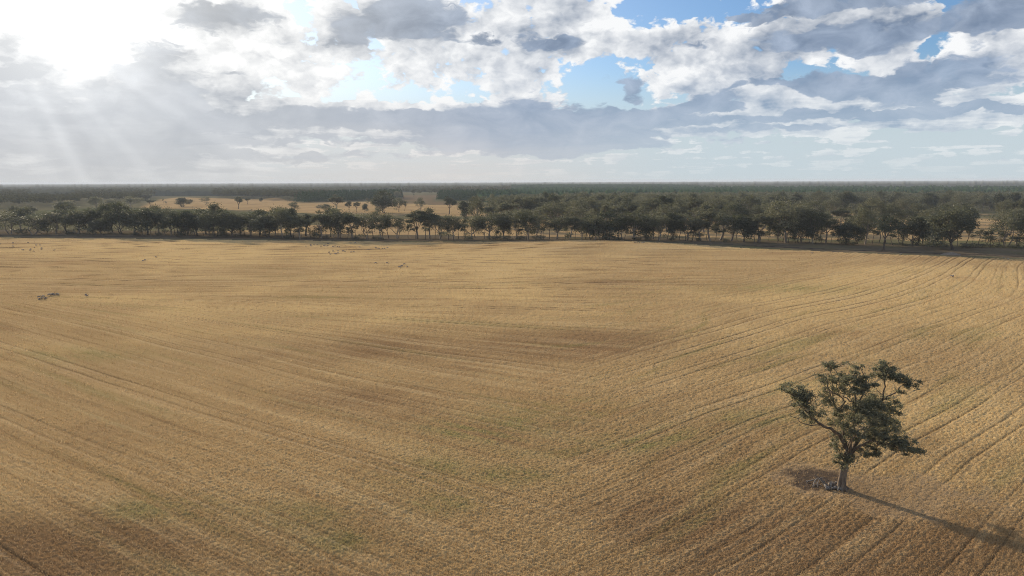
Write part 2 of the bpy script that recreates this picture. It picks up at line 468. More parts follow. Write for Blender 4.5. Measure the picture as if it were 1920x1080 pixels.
def build_field(mat):
    cols = np.linspace(-1.40, 1.40, 1560)
    tt = np.concatenate([np.arange(.86, .30, -.00085), np.arange(.30, .0745, -.00075), np.arange(.0745, .058, -.0005)])
    Y = CH / tt
    T, YY = np.meshgrid(cols, Y)
    x = T * YY; y = YY
    e = edge_y(x) + (fbm(x, y, 14, 2, 3) - .5) * 5
    keep = y < e
    uL, uR, m, tr, bare, ridge, tone, gre = field_maps(x, y)
    tuft = (vnoise(x, y, .19, 1) * .6 + vnoise(x, y, .5, 2) * .4 - .5) * .17
    tuft = tuft + (RNG.random(x.shape) - .5) * .09
    rows = np.sin(np.where(m > .5, uR, uL) * 2 * pi / .55) * np.where(m > .5, .012, .02)
    z = hill(x, y) + .12 + tuft * (1 - .6 * bare) * (1 - .55 * tr) + rows * (1 - bare) - .10 * tr - .06 * bare
    z = np.where(keep, z, hill(x, y) - .5)
    nr, nc = x.shape
    idx = np.arange(nr * nc).reshape(nr, nc)
    k4 = keep[:-1, :-1] & keep[1:, :-1] & keep[:-1, 1:] & keep[1:, 1:]
    f = np.stack([idx[:-1, :-1], idx[:-1, 1:], idx[1:, 1:], idx[1:, :-1]], -1)[k4]
    used = np.zeros(nr * nc, bool); used[f.ravel()] = True
    remap = np.cumsum(used) - 1
    v = np.stack([x, y, z], -1).reshape(-1, 3)[used]
    att = {n_: a_.reshape(-1)[used] for n_, a_ in dict(uL=uL, uR=uR, side=m, bare=bare, trk=tr, ridge=ridge, tone=tone, gre=gre).items()}
    o = link('field', mesh_np('field', v, remap[f], mat, smooth=True, attrs=att))
    tag(o, 'golden harvested field with curving wheel tracks', 'field', kind='structure')

def build_stubble(mat, N=640000):
    """cut straw standing in the field: single blades, fewer and broader with distance"""
    r = np.random.default_rng(3)
    t = r.uniform(.0745, .70, N); c = r.uniform(-1.17, 1.17, N)
    y = CH / t; x = c * y
    uL, uR, m, tr, bare, ridge, tone, gre = field_maps(x, y)
    row = np.cos(np.where(m > .5, uR, uL) * 2 * pi / .55)
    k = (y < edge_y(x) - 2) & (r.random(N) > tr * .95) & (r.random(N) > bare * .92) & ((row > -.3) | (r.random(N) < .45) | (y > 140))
    x, y, uL, uR, m, bare, ridge, tone, gre = [q[k] for q in (x, y, uL, uR, m, bare, ridge, tone, gre)]
    n = len(x)
    w = np.maximum(.055, .00095 * y) * r.uniform(.5, 1.4, n)
    h = .27 * r.uniform(.45, 1.35, n) * (1 + .35 * tone.clip(-1, 1))
    az = r.uniform(0, 6.283, n); lean = r.normal(0, .30, (n, 2))
    bz = hill(x, y) + .02
    dx = np.cos(az) * w * .5; dy = np.sin(az) * w * .5
    v = np.stack([np.stack([x - dx, y - dy, bz], 1), np.stack([x + dx, y + dy, bz], 1), np.stack([x + lean[:, 0] * h + .05, y + lean[:, 1] * h - .04, bz + .05 + h], 1)], 1).reshape(-1, 3)
    tint = r.random(n)
    at_ = {k_: np.repeat(q, 3) for k_, q in dict(uL=uL, uR=uR, side=m, bare=bare, ridge=ridge, tone=tone, gre=gre, tint=tint).items()}
    o = link('stubble', mesh_np('stubble', v, np.arange(n * 3).reshape(n, 3), mat, attrs=at_))
    tag(o, 'short dry golden straw standing all over the field', 'stubble', kind='stuff')

def straw_material(blade=False):
    m, t, b = material('straw blades' if blade else 'stubble ground')
    p = t.pos()
    px, py, pz = t.sep(p)
    uL, uR, side, bare, tone = t.attr('uL'), t.attr('uR'), t.attr('side'), t.attr('bare'), t.attr('tone')
    u = t.add(t.mul(uR, side), t.mul(uL, t.sub(1.0, side)))
    mid = t.noise(p, .05, 5, .62)
    sm = t.noise(p, 1.6, 5, .7)
    # streaks that follow the passes
    sR = t.noise(t.xyz(t.mul(uR, 1.0), t.mul(t.add(px, py), .05)), .55, 5, .65)
    sL = t.noise(t.xyz(t.mul(uL, 1.0), t.mul(px, .05), 5.0), .55, 5, .65)
    st = t.add(t.mul(sR, side), t.mul(sL, t.sub(1.0, side)))
    tn = t.add(t.mul(tone, 1.3), t.mul(t.sub(mid, .5), .9))
    c = t.mix(t.step(tn, -.55, .05), (.275, .172, .084), (.43, .291, .136))
    c = t.mix(t.step(tn, .05, .75), c, (.58, .405, .185))
    c = t.mix(t.mul(t.step(st, .45, .72), .6), c, (.58, .42, .215))
    c = t.mix(t.mul(t.step(st, .46, .28), .6), c, (.235, .148, .07))
    # green regrowth in strips and patches
    gr = t.noise(t.xyz(t.mul(u, .16), t.mul(t.add(px, t.mul(py, .7)), .018), 2.0), 1.0, 4, .6)
    gm = t.mul(t.step(gr, .53, .70), t.step(sm, .3, .55), .6, t.step(py, 330.0, 130.0))
    gm = t.m('MAXIMUM', t.mul(gm, .8), t.m('MULTIPLY', t.mul(t.attr('gre'), t.mul(t.step(st, .36, .58), t.step(sm, .28, .55))), .8, clamp=True))
    c = t.mix(gm, c, (.18, .185, .06))
    rd = t.noise(t.v('ADD', p, (40, 9, 3)), .03, 4, .65)
    c = t.mix(t.mul(t.step(rd, .54, .78), .35), c, (.36, .195, .088))
    ridge = t.attr('ridge')
    c = t.mix(t.m('MULTIPLY', ridge, .7, clamp=True), c, (.60, .45, .26))
    b.inputs['Roughness'].default_value = 1.0; b.inputs['Specular IOR Level'].default_value = 0.0
    if blade:
        ti = t.attr('tint')
        c = t.mix(t.mul(t.step(ti, .55, 1.0), .6), c, (.66, .50, .29))
        c = t.mix(t.mul(t.step(ti, .40, .0), .6), c, (.20, .125, .06))
        t.L.new(c, b.inputs['Base Color'])
        tr = t.new('ShaderNodeBsdfTranslucent'); t.L.new(c, tr.inputs['Color'])
        mx = t.new('ShaderNodeMixShader'); mx.inputs[0].default_value = .38
        t.L.new(b.outputs[0], mx.inputs[1]); t.L.new(tr.outputs[0], mx.inputs[2])
        t.L.new(mx.outputs[0], m.node_tree.nodes['Material Output'].inputs['Surface'])
        return m
    tiny = t.noise(t.v('MULTIPLY', p, (9, 6.5, 3.0)), 1.0, 4, .7)
    c = t.mix(t.mul(t.step(tiny, .58, .8), .5), c, (.60, .44, .24))
    c = t.mix(t.mul(t.step(tiny, .47, .28), .6), c, (.17, .105, .05))
    trk = t.attr('trk')
    c = t.mix(t.m('MULTIPLY', trk, t.step(sm, .2, .5, .6, 1.0), clamp=True), c, (.095, .064, .037))
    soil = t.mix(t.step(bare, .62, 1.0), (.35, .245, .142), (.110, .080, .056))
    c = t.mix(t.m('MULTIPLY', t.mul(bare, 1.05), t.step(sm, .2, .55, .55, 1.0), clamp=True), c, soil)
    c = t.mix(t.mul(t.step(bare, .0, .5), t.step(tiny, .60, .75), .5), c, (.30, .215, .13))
    t.L.new(c, b.inputs['Base Color'])
    bp = t.new('ShaderNodeBump'); bp.inputs['Strength'].default_value = .8; bp.inputs['Distance'].default_value = .22
    t.L.new(t.add(t.mul(sm, .4), t.mul(tiny, .5), t.mul(st, .5)), bp.inputs['Height'])
    t.L.new(bp.outputs[0], b.inputs['Normal'])
    return m

def dry_grass_material(name, base, alt, green=(.12, .125, .05), gamt=.5, scale=1.0):
    m, t, b = material(name)
    p = t.pos()
    n1 = t.noise(p, .02 * scale, 5, .62); n2 = t.noise(p, .3 * scale, 5, .65)
    st = t.noise(t.v('MULTIPLY', p, (.02, .22, 1)), 1.0, 4, .6)
    c = t.mix(t.step(n1, .35, .65), base, alt)
    c = t.mix(t.mul(t.step(n2, .45, .75), .5), c, tuple(min(1, k * 1.35) for k in base))
    c = t.mix(t.mul(t.step(st, .5, .3), .5), c, tuple(k * .62 for k in alt))
    g = t.noise(t.v('ADD', p, (31, 17, 0)), .012 * scale, 4, .6)
    c = t.mix(t.mul(t.step(g, .52, .68), gamt), c, green)
    t.L.new(c, b.inputs['Base Color']); b.inputs['Roughness'].default_value = 1.0; b.inputs['Specular IOR Level'].default_value = 0.0
    bp = t.new('ShaderNodeBump'); bp.inputs['Strength'].default_value = .8; bp.inputs['Distance'].default_value = .5
    t.L.new(n2, bp.inputs['Height']); t.L.new(bp.outputs[0], b.inputs['Normal'])
    return m

def build_ground(mat):
    az = np.radians(np.concatenate([np.arange(-180, -52, 4.0), np.arange(-52, 52, .3), np.arange(52, 180, 4.0)]))
    r = np.concatenate([[2, 12, 25], np.geomspace(34, 450, 120), np.geomspace(460, 15500, 110)])
    A, R = np.meshgrid(az, r)
    x = np.sin(A) * R; y = np.cos(A) * R
    e = edge_y(x)
    drop = .75 * (1 - sstep(-9, -2.5, y - e))
    z = hill(x, y) - drop
    nr, nc = x.shape
    idx = np.arange(nr * nc).reshape(nr, nc); nx = np.roll(idx, -1, 1)
    f = np.stack([idx[:-1], idx[1:], nx[1:], nx[:-1]], -1).reshape(-1, 4)
    v = np.stack([x, y, z], -1).reshape(-1, 3)
    o = link('ground', mesh_np('ground', v, f, mat, smooth=True))
    tag(o, 'flat grey green grazing plain reaching to the horizon', 'ground', kind='structure')
    return o

def sheet(name, poly, z, mat, label, cat, step=14.0, ragged=10.0, seed=3):
    """a ground sheet with a natural outline"""
    xs = [p[0] for p in poly]; ys = [p[1] for p in poly]
    gx, gy = np.meshgrid(np.arange(min(xs) - step, max(xs) + step, step), np.arange(min(ys) - step, max(ys) + step, step))
    wx = gx + (fbm(gx, gy, ragged * 5, seed, 3) - .5) * ragged * 2; wy = gy + (fbm(gx, gy, ragged * 5, seed + 50, 3) - .5) * ragged * 2
    k = inside(poly, wx, wy)
    nr, nc = gx.shape
    idx = np.arange(nr * nc).reshape(nr, nc)
    k4 = k[:-1, :-1] & k[1:, :-1] & k[:-1, 1:] & k[1:, 1:]
    f = np.stack([idx[:-1, :-1], idx[:-1, 1:], idx[1:, 1:], idx[1:, :-1]], -1)[k4]
    if len(f) == 0: return None
    used = np.zeros(nr * nc, bool); used[f.ravel()] = True
    remap = np.cumsum(used) - 1
    v = np.stack([gx, gy, hill(gx, gy) + z], -1).reshape(-1, 3)[used]
    o = link(name, mesh_np(name, v, remap[f], mat, smooth=True))
    tag(o, label, cat, kind='structure')
    return o
# ------------------------------------------------------------------ trees
def leaf_material(name, c1, c2, trans=.25, spec=.25):
    m, t, b = material(name)
    oi = t.new('ShaderNodeObjectInfo').outputs['Random']
    p = t.pos()
    n = t.noise(p, .55, 3, .6); n2 = t.noise(p, .12, 2, .5)
    n3 = t.noise(p, .045, 2, .5)
    f = t.add(t.mul(n, .8), t.mul(oi, .8), t.mul(n2, .5), t.mul(n3, .5), -.92)
    c = t.mix(t.m('MULTIPLY', f, 1.0, clamp=True), c1, c2)
    t.L.new(c, b.inputs['Base Color'])
    b.inputs['Roughness'].default_value = .6; b.inputs['Specular IOR Level'].default_value = spec
    tr = t.new('ShaderNodeBsdfTranslucent'); t.L.new(t.mix(1.0, c, (1.4, 1.42, 1.1), 'MULTIPLY', clamp=True), tr.inputs['Color'])
    mx = t.new('ShaderNodeMixShader'); mx.inputs[0].default_value = trans
    out = m.node_tree.nodes['Material Output']
    t.L.new(b.outputs[0], mx.inputs[1]); t.L.new(tr.outputs[0], mx.inputs[2]); t.L.new(mx.outputs[0], out.inputs['Surface'])
    return m

def bark_material(name, c1, c2):
    m, t, b = material(name)
    tc = t.new('ShaderNodeTexCoord').outputs['Object']
    n = t.noise(t.v('MULTIPLY', tc, (2.5, 2.5, .7)), 1.0, 5, .65)
    t.L.new(t.mix(t.step(n, .38, .62), c1, c2), b.inputs['Base Color'])
    bp = t.new('ShaderNodeBump'); bp.inputs['Strength'].default_value = .6; bp.inputs['Distance'].default_value = .05
    t.L.new(n, bp.inputs['Height']); t.L.new(bp.outputs[0], b.inputs['Normal'])
    return m

def gum(seed, Ht, Wd, fork=.3, limbs=5, leaves=1700, leaf=.5, flat=.55, stems=1, lean=0.0, rad=.32, low=0.0, dens=1.0):
    """-> (Tubes, leaf verts, leaf faces) of one gum tree; foliage sits in flattened clumps at the ends of rising limbs"""
    rng = np.random.default_rng(seed)
    T = Tubes(); clumps = []
    for s in range(stems):
        a0 = rng.random() * 6.28
        off = np.array([cos(a0), sin(a0), 0]) * (.35 * (stems > 1))
        hf = Ht * fork * rng.uniform(.85, 1.15)
        ln = np.array([rng.normal(0, .12) + lean, rng.normal(0, .12), 0]) * hf
        if stems > 1: ln = ln + off * 3.2
        top = np.array([0, 0, hf]) + ln + off
        r0 = rad / sqrt(stems)
        T.tube(curve_pts(off + np.array([0, 0, -.3]), top, rng.normal(0, .12, 3) * np.array([1, 1, 0]), 4, rng, .03), np.linspace(r0 * 1.25, r0 * .8, 5), 7)
        nl = max(2, limbs // stems + (rng.random() < .5))
        ph = rng.random() * 6.28
        for i in range(nl):
            az = ph + 2 * pi * i / nl + rng.normal(0, .3)
            out = Wd * .5 * rng.uniform(.35, .80) * (1 if i else .25)
            hh = Ht * (.93 - .34 * (out / (Wd * .5)) ** 1.6) * rng.uniform(.86, 1.0)
            tip = np.array([cos(az) * out, sin(az) * out, hh]) + off + ln * .6
            r1 = r0 * rng.uniform(.42, .6)
            mid = curve_pts(top, tip, np.array([cos(az), sin(az), -.6]) * out * .14, 5, rng, .12)
            T.tube(mid, np.linspace(r1, .05, 6), 5)
            clumps.append((tip, rng.uniform(.75, 1.15)))
            for q in range(rng.integers(2, 4)):
                k = rng.uniform(.4, .85); st = mid[int(k * 5)]
                a2 = az + rng.normal(0, .9); o2 = Wd * rng.uniform(.10, .24)
                e2 = st + np.array([cos(a2) * o2, sin(a2) * o2, Ht * rng.uniform(.02, .20)])
                e2[2] = min(e2[2], Ht * .95)
                T.tube(curve_pts(st, e2, np.array([0, 0, -.3]), 3, rng, .06), np.linspace(r1 * .45, .03, 4), 4)
                clumps.append((e2, rng.uniform(.6, 1.0)))
    if low > 0:
        for i in range(int(low)):
            az = rng.random() * 6.28; o = Wd * .5 * rng.uniform(.3, .85)
            clumps.append((np.array([cos(az) * o, sin(az) * o, Ht * rng.uniform(.12, .45)]), rng.uniform(.7, 1.1)))
    cs = Wd * .19
    wts = np.array([c[1] ** 2 for c in clumps]); wts /= wts.sum()
    P = []
    for (c, k), w_ in zip(clumps, wts):
        n = max(8, int(leaves * w_))
        r = (cs * k * rng.uniform(.85, 1.2), cs * k * rng.uniform(.85, 1.2), cs * k * flat * rng.uniform(.85, 1.25))
        P.append(blob_points(c, r, n, rng, .45, .45))
        # ragged sprays round the clump
        P.append(blob_points(c, tuple(q * 1.35 for q in r), n // 5, rng, .75, .2))
    P = np.concatenate(P)
    P = P[P[:, 2] > Ht * .05]
    v, f = leaf_cards(P, leaf * rng.uniform(.65, 1.35, len(P)), rng)
    return T, v, f

def tree_proto(name, args, leafm, barkm):
    T, v, f = gum(**args)
    return T.mesh('trunk', barkm), mesh_np('crown', v, f, leafm)

def place(proto, name, loc, rz, s, label, cat, group):
    root = empty(name, loc, rz, 1.0)
    root.scale = (s[0], s[0], s[1])
    a = link('trunk', proto[0], root); b = link('crown', proto[1], root)
    tag(root, label, cat, group)
    return root
ORD = ['first', 'second', 'third', 'fourth', 'fifth', 'sixth', 'seventh', 'eighth', 'ninth', 'tenth', 'eleventh', 'twelfth', 'thirteenth',
       'fourteenth', 'fifteenth', 'sixteenth', 'seventeenth', 'eighteenth', 'nineteenth', 'twentieth', 'twenty-first', 'twenty-second', 'twenty-third',
       'twenty-fourth', 'twenty-fifth', 'twenty-sixth', 'twenty-seventh', 'twenty-eighth', 'twenty-ninth', 'thirtieth']
ROWB = [(-120, 437), (0, 438), (300, 441), (600, 447), (960, 450), (1300, 453), (1600, 458), (1800, 462), (1920, 464), (2040, 467)]
def row_y(px): return float(np.interp(px, [p[0] for p in ROWB], [p[1] for p in ROWB]))

def metres(px_len, Y): return px_len * (Y * 1.012) / FPX

def build_trees():
    leaf_a = leaf_material('gum leaves', (.068, .074, .046), (.158, .156, .106), .36)
    leaf_b = leaf_material('dark gum leaves', (.046, .055, .034), (.115, .118, .080), .34)
    bark_a = bark_material('pale gum bark', (.30, .25, .20), (.14, .105, .08))
    bark_b = bark_material('dark gum bark', (.12, .095, .075), (.07, .052, .04))
    D = {}
    D['dome'] = [tree_proto('dome', dict(seed=100 + i, Ht=14, Wd=13, fork=.26, limbs=6, leaves=3400, leaf=.56, flat=.68, low=2), leaf_a, bark_a) for i in range(4)]
    D['tall'] = [tree_proto('tall', dict(seed=200 + i, Ht=16, Wd=9, fork=.34, limbs=5, leaves=3200, leaf=.6, flat=.7, low=1), leaf_a, bark_a) for i in range(4)]
    D['open'] = [tree_proto('open', dict(seed=300 + i, Ht=14, Wd=12, fork=.22, limbs=6, leaves=2300, leaf=.55, flat=.62, low=2, stems=2), leaf_a, bark_a) for i in range(4)]
    D['dense'] = [tree_proto('dense', dict(seed=400 + i, Ht=13, Wd=12, fork=.16, limbs=6, leaves=4800, leaf=.66, flat=.8, low=5, stems=1 + i % 2), leaf_b, bark_b) for i in range(4)]
    D['young'] = [tree_proto('young', dict(seed=500 + i, Ht=9, Wd=3.6, fork=.48, limbs=3, leaves=420, leaf=.5, flat=.7, rad=.13, lean=random.uniform(-.12, .12)), leaf_a, bark_b) for i in range(5)]
    D['bush'] = [tree_proto('bush', dict(seed=600 + i, Ht=5, Wd=6, fork=.14, limbs=6, leaves=900, leaf=.42, flat=.9, low=12, rad=.14, stems=2), leaf_b, bark_b) for i in range(3)]
    D['umbrella'] = [tree_proto('umbrella', dict(seed=700, Ht=7, Wd=10, fork=.25, limbs=6, leaves=1200, leaf=.45, flat=.32, stems=2), leaf_b, bark_b)]
    D['funnel'] = [tree_proto('funnel', dict(seed=720 + i, Ht=13, Wd=9, fork=.36, limbs=6, leaves=2000, leaf=.6, flat=.55, rad=.3), leaf_b, bark_b) for i in range(2)]
    SZ = dict(dome=(14, 13), tall=(16, 9), open=(14, 12), dense=(13, 12), young=(9, 3.6), bush=(5, 6), umbrella=(7, 10), funnel=(13, 9))
    cnt = {}
    def put(kind, px, base_y, top_y, wpx, label, cat, group, name='gum_tree', Yoff=0.0):
        x, y = at(px, base_y); y += Yoff
        x = x * (1 + Yoff / max(y, 1))
        h = metres(base_y - top_y, y); w = metres(wpx, y)
        i = cnt.get(kind, 0); cnt[kind] = i + 1
        H0, W0 = SZ[kind]
        return place(D[kind][i % len(D[kind])], name, (x, y, float(hill(x, y)) - .1), random.uniform(0, 6.28), (w / W0, h / H0), label, cat, group)

    # ---- the roadside row: large gums (x, top, width, kind)
    L = [(-70, 398, 60, 'dome'), (-20, 400, 60, 'dome'), (20, 405, 62, 'open'), (62, 401, 64, 'open'), (105, 391, 72, 'dome'), (146, 394, 60, 'dome'), (190, 408, 44, 'dense'), (230, 391, 62, 'dense'), (276, 393, 54, 'dense'),
         (322, 398, 52, 'dome'), (350, 395, 44, 'dense'), (370, 391, 56, 'dense'), (404, 392, 50, 'dense'), (436, 395, 50, 'dense'), (470, 396, 44, 'dome'),
         (503, 397, 46, 'dense'), (530, 395, 44, 'dome'), (562, 398, 42, 'tall'), (604, 400, 36, 'tall'), (633, 395, 60, 'dome'), (662, 400, 36, 'tall'), (690, 399, 48, 'open'), (714, 396, 46, 'dome'), (747, 399, 44, 'open'),
         (782, 395, 46, 'tall'), (806, 397, 40, 'tall'), (826, 398, 56, 'dome'), (850, 400, 46, 'dome'), (884, 402, 48, 'dome'), (917, 401, 58, 'dome'), (945, 403, 44, 'dense'),
         (968, 402, 44, 'open'), (990, 400, 48, 'dome'), (1012, 405, 40, 'open'), (1046, 401, 48, 'dome'), (1068, 405, 36, 'tall'), (1090, 403, 46, 'dome'), (1116, 405, 36, 'open'), (1140, 402, 64, 'dense'), (1166, 404, 40, 'dome'),
         (1190, 397, 60, 'dome'), (1212, 404, 40, 'dense'), (1236, 400, 48, 'dome'), (1258, 402, 44, 'dense'), (1288, 402, 68, 'dome'), (1314, 402, 40, 'tall'), (1332, 390, 46, 'tall'), (1368, 400, 70, 'open'), (1394, 402, 46, 'dense'), (1422, 396, 56, 'tall'),
         (1474, 376, 80, 'dome'), (1500, 392, 52, 'dense'), (1524, 388, 50, 'dome'), (1548, 396, 40, 'tall'), (1584, 411, 50, 'dense'), (1622, 394, 64, 'dome'), (1690, 410, 44, 'open'), (1716, 402, 58, 'dense'), (1742, 404, 44, 'dome'),
         (1886, 395, 60, 'open'), (1925, 398, 60, 'dome'), (1985, 395, 70, 'dome')]
    segs = [(-999, 330, 'in the hazy stretch at left edge'), (330, 590, 'left of the round dark bush'), (590, 800, 'just right of the round dark bush'), (800, 960, 'left of the low field crest'),
            (960, 1180, 'behind the low field crest'), (1180, 1440, 'behind the long shadow on the field'), (1440, 1645, 'left of the forward lone roadside gum'), (1645, 1830, 'beside the huge domed gum'), (1830, 2200, 'nearest the right edge')]
    look = dict(dome='domed grey-green gum', tall='tall narrow gum', open='open many-stemmed gum', dense='dense dark gum')
    def seg(px):
        for a, b, s in segs:
            if a <= px < b: return s
    n_in = {}
    for (px, top, w, kind) in L:
        s = seg(px); n_in[s] = n_in.get(s, 0) + 1
        by = row_y(px) + random.uniform(-1.6, 1.2)
        put(kind, px, by, top + random.uniform(-7, 7), w * random.uniform(.85, 1.15), f"{look[kind]}, {ORD[n_in[s]-1]} roadside tree from left {s}", 'tree', 'large gums of the roadside row')
    put('funnel', 1656, 469.5, 399, 46, 'gum standing forward of the roadside row, alone on a dark leaning trunk', 'tree', 'large gums of the roadside row')
    put('dense', 1785, 468.5, 389, 88, 'huge domed gum, broadest crown of the roadside row, on a thick trunk', 'tree', 'large gums of the roadside row')
    put('umbrella', 1858, 461.5, 442, 42, 'low umbrella-shaped tree right of the huge domed gum', 'tree', 'low trees of the roadside row', 'small_tree')
    put('umbrella', 1914, 464, 440, 44, 'low spreading umbrella tree at the right edge of the roadside row', 'tree', 'low trees of the roadside row', 'small_tree')
    n2 = 0
    for px in (40, 128, 172, 212, 252, 298, 334, 386, 420, 452, 488, 516, 546, 574, 620, 1105, 1224, 1350, 1460, 1606, 1730, 1905):
        s = seg(px); n_in['b' + s] = n_in.get('b' + s, 0) + 1
        kind = random.choice(['dense', 'dome', 'dense', 'tall']); by = row_y(px) - random.uniform(3.0, 5.0)
        put(kind, px, by, by - random.uniform(40, 56), random.uniform(40, 54), f"{look[kind]} half hidden, {ORD[n_in['b' + s]-1]} of second rank {s}", 'tree', 'gums half hidden behind the roadside row')
    # ---- thin young trees between them
    n_in = {}
    px = 255.0
    while px < 1935:
        s = seg(px)
        if not (1838 < px < 1852):
            n_in[s] = n_in.get(s, 0) + 1
            k = n_in[s]
            by = row_y(px) - random.uniform(-.8, 3.2)
            lab = f"thin young gum, {ORD[k-1]} sapling from left {s}"
            put('young', px, by, by - random.uniform(24, 42), random.uniform(10, 19), lab, 'young tree', 'thin young gums of the roadside row', 'young_tree')
        px += random.uniform(10, 19)
    # ---- bushes at the feet of the row
    put('bush', 595, 445.5, 424, 26, 'round dark bush standing to the ground in the roadside row', 'bush', None, 'round_bush')
    put('bush', 83, 438, 414, 32, 'big round dark bush at the left end of the roadside row', 'bush', None, 'round_bush')
    n_in = {}
    B = [(40, 9, 24), (132, 8, 20), (255, 6, 16), (300, 5, 16), (335, 6, 20), (420, 6, 18), (540, 6, 22), (612, 5, 18), (668, 5, 18), (705, 5, 16), (715, 4, 14), (878, 5, 18), (925, 7, 26), (948, 7, 26), (975, 6, 24), (1010, 7, 24), (1130, 14, 26), (1160, 5, 18), (1195, 5, 18), (1212, 7, 20), (1258, 5, 12), (1310, 5, 12),
         (1360, 5, 20), (1585, 5, 20), (1600, 5, 16), (1690, 5, 18), (1745, 5, 20), (1768, 7, 22), (1808, 6, 28), (1830, 7, 34), (1850, 5, 24), (1872, 6, 18), (1900, 6, 24), (1932, 6, 24)]
    for (px, h, w) in B:
        s = seg(px); n_in[s] = n_in.get(s, 0) + 1
        by = row_y(px) + random.uniform(.2, 2.0)
        put('bush', px, by, by - h * 1.25, w, f"low dark shrub, {ORD[n_in[s]-1]} shrub from left {s}", 'shrub', 'low shrubs under the roadside row', 'shrub')

    # ---- single trees out in the far paddocks (x, base, top, width, kind, label)
    P = [(27, 405, 386, 24, 'dense', 'rounded hazy gum near the left edge, in the dim green paddock'), (55, 402, 387, 22, 'dense', 'smaller rounded gum in the dim green paddock, second from the left edge'),
         (120, 398, 377, 40, 'dense', 'wide hazy gum at the left edge of the dim green paddock'), (180, 394, 368, 28, 'dome', 'tall dark gum standing at the top of the dim green paddock'), (213, 390, 372, 26, 'dome', 'hazy gum between the dim green paddock and the tan paddock'),
         (246, 390, 367, 34, 'dome', 'broad gum at the left end of the far tan paddock'), (282, 387, 373, 15, 'funnel', 'small gum, first of the trees standing out on the far tan paddock'),
         (307, 382, 372, 4, 'young', 'thin bare pole-like tree on the far tan paddock'), (311, 386, 377, 5, 'young', 'tiny sapling beside the pole-like tree on the far tan paddock'),
         (342, 388, 371, 28, 'dense', 'round wide-crowned gum alone on the far tan paddock'), (386, 384, 368, 18, 'open', 'open gum with crossed stems right of the round paddock gum'),
         (447, 392, 367, 17, 'funnel', 'funnel-shaped gum on a bare trunk in the far tan paddock'), (464, 383, 370, 10, 'funnel', 'small gum close right of the funnel-shaped gum'),
         (539, 378, 367, 14, 'dome', 'small gum at the left end of the dark pine block'), (551, 399, 378, 22, 'open', 'two-headed gum on the tan paddock above the roadside row'),
         (632, 397, 364, 28, 'tall', 'very tall gum rising behind the roadside row below the pine block'), (612, 400, 382, 20, 'dome', 'leafy gum leaning against the very tall gum below the pine block'), (655, 398, 376, 12, 'funnel', 'slim flat-topped gum right of the very tall gum'), (669, 398, 377, 13, 'funnel', 'second slim flat-topped gum right of the very tall gum'),
         (684, 397, 382, 14, 'dense', 'small dark gum left of the large twin gums'), (706, 398, 368, 26, 'dome', 'smaller gum joined to the left of the large twin gums'), (722, 400, 361, 40, 'dense', 'largest of the twin gums in the middle paddock'), (748, 398, 370, 26, 'dome', 'right-hand gum of the large twin gums'), (758, 396, 380, 8, 'young', 'thin tree at the right foot of the large twin gums'),
         (790, 398, 371, 22, 'open', 'open-crowned gum between the twin gums and the broken paddock'), (842, 402, 368, 24, 'funnel', 'tall gum on a kinked trunk before the second pine block'), (896, 405, 363, 28, 'tall', 'tall layered gum on the tan strip left of the woodland'), (928, 404, 371, 34, 'open', 'spreading gum at the left edge of the dense woodland'),
         (752, 373, 357, 5, 'tall', 'lone dark spire-like tree right of the pine block'), (775, 370, 354, 8, 'tall', 'second lone dark tree right of the pine block'), (490, 379, 370, 8, 'dense', 'small round tree on the skyline of the far tan paddock'), (600, 391, 384, 16, 'bush', 'low bushy tree below the dark pine block'),
         (524, 402, 391, 18, 'bush', 'shrubby tree just above the roadside row on the tan paddock'), (745, 352 + 22, 358, 14, 'dome', 'small gum by the farm gap right of the pine block'),
         (690, 362 + 20, 371, 10, 'dome', 'little gum at the foot of the dark pine block'), (270, 376, 364, 26, 'dense', 'dark gum on the wood edge behind the far tan paddock')]
    for (px, b, t_, w, kind, lab) in P:
        put(kind, px, b, t_, w, lab, 'tree', 'paddock gums beyond the roadside row', 'paddock_tree')

    # ---- the nearest of the woodland on the right, each a tree
    wood = [(905, 404), (1000, 418), (1120, 423), (1230, 426), (1330, 423), (1420, 416), (1480, 403), (1560, 401), (1600, 399), (1700, 402), (1830, 404), (1860, 398), (1940, 412), (1990, 412), (1990, 392), (1400, 394), (1100, 394), (920, 392)]
    wp = wpoly(wood)
    pts = []
    tries = 0
    while len(pts) < 185 and tries < 9000:
        tries += 1
        px = random.uniform(900, 1985); py = random.uniform(394, 424)
        if random.random() > (py - 380) / 40: continue
        x, y = at(px, py)
        if not inside(wp, np.array([x]), np.array([y]))[0]: continue
        if any((x - q[0]) ** 2 + (y - q[1]) ** 2 < 8.0 ** 2 for q in pts): continue
        pts.append((x, y, px, py))
    # strays on the grass between the row and the woodland
    for (px, py) in [(985, 432), (1040, 428), (1075, 434), (1110, 430), (1160, 428), (1205, 432), (1225, 426), (1300, 428), (1345, 430), (1395, 426), (1440, 424), (1525, 428), (1600, 418), (1560, 412), (1650, 420), (1690, 416), (1725, 424), (1760, 414), (1800, 420), (1880, 430), (1910, 424), (1940, 432), (1010, 424), (1060, 420), (1090, 424), (1135, 434), (1180, 422), (1250, 434), (1270, 428), (1320, 436), (1375, 434), (1415, 434), (1460, 434), (1490, 438), (1510, 420), (1545, 436), (1575, 430), (1615, 434), (1640, 428), (1670, 436), (1705, 432), (1740, 438), (1775, 430), (1795, 440), (1815, 432), (1895, 440), (1930, 442), (1965, 430), (870, 416), (895, 424), (920, 418), (950, 424), (965, 432)]:
        x, y = at(px, py); pts.append((x, y, px, py))
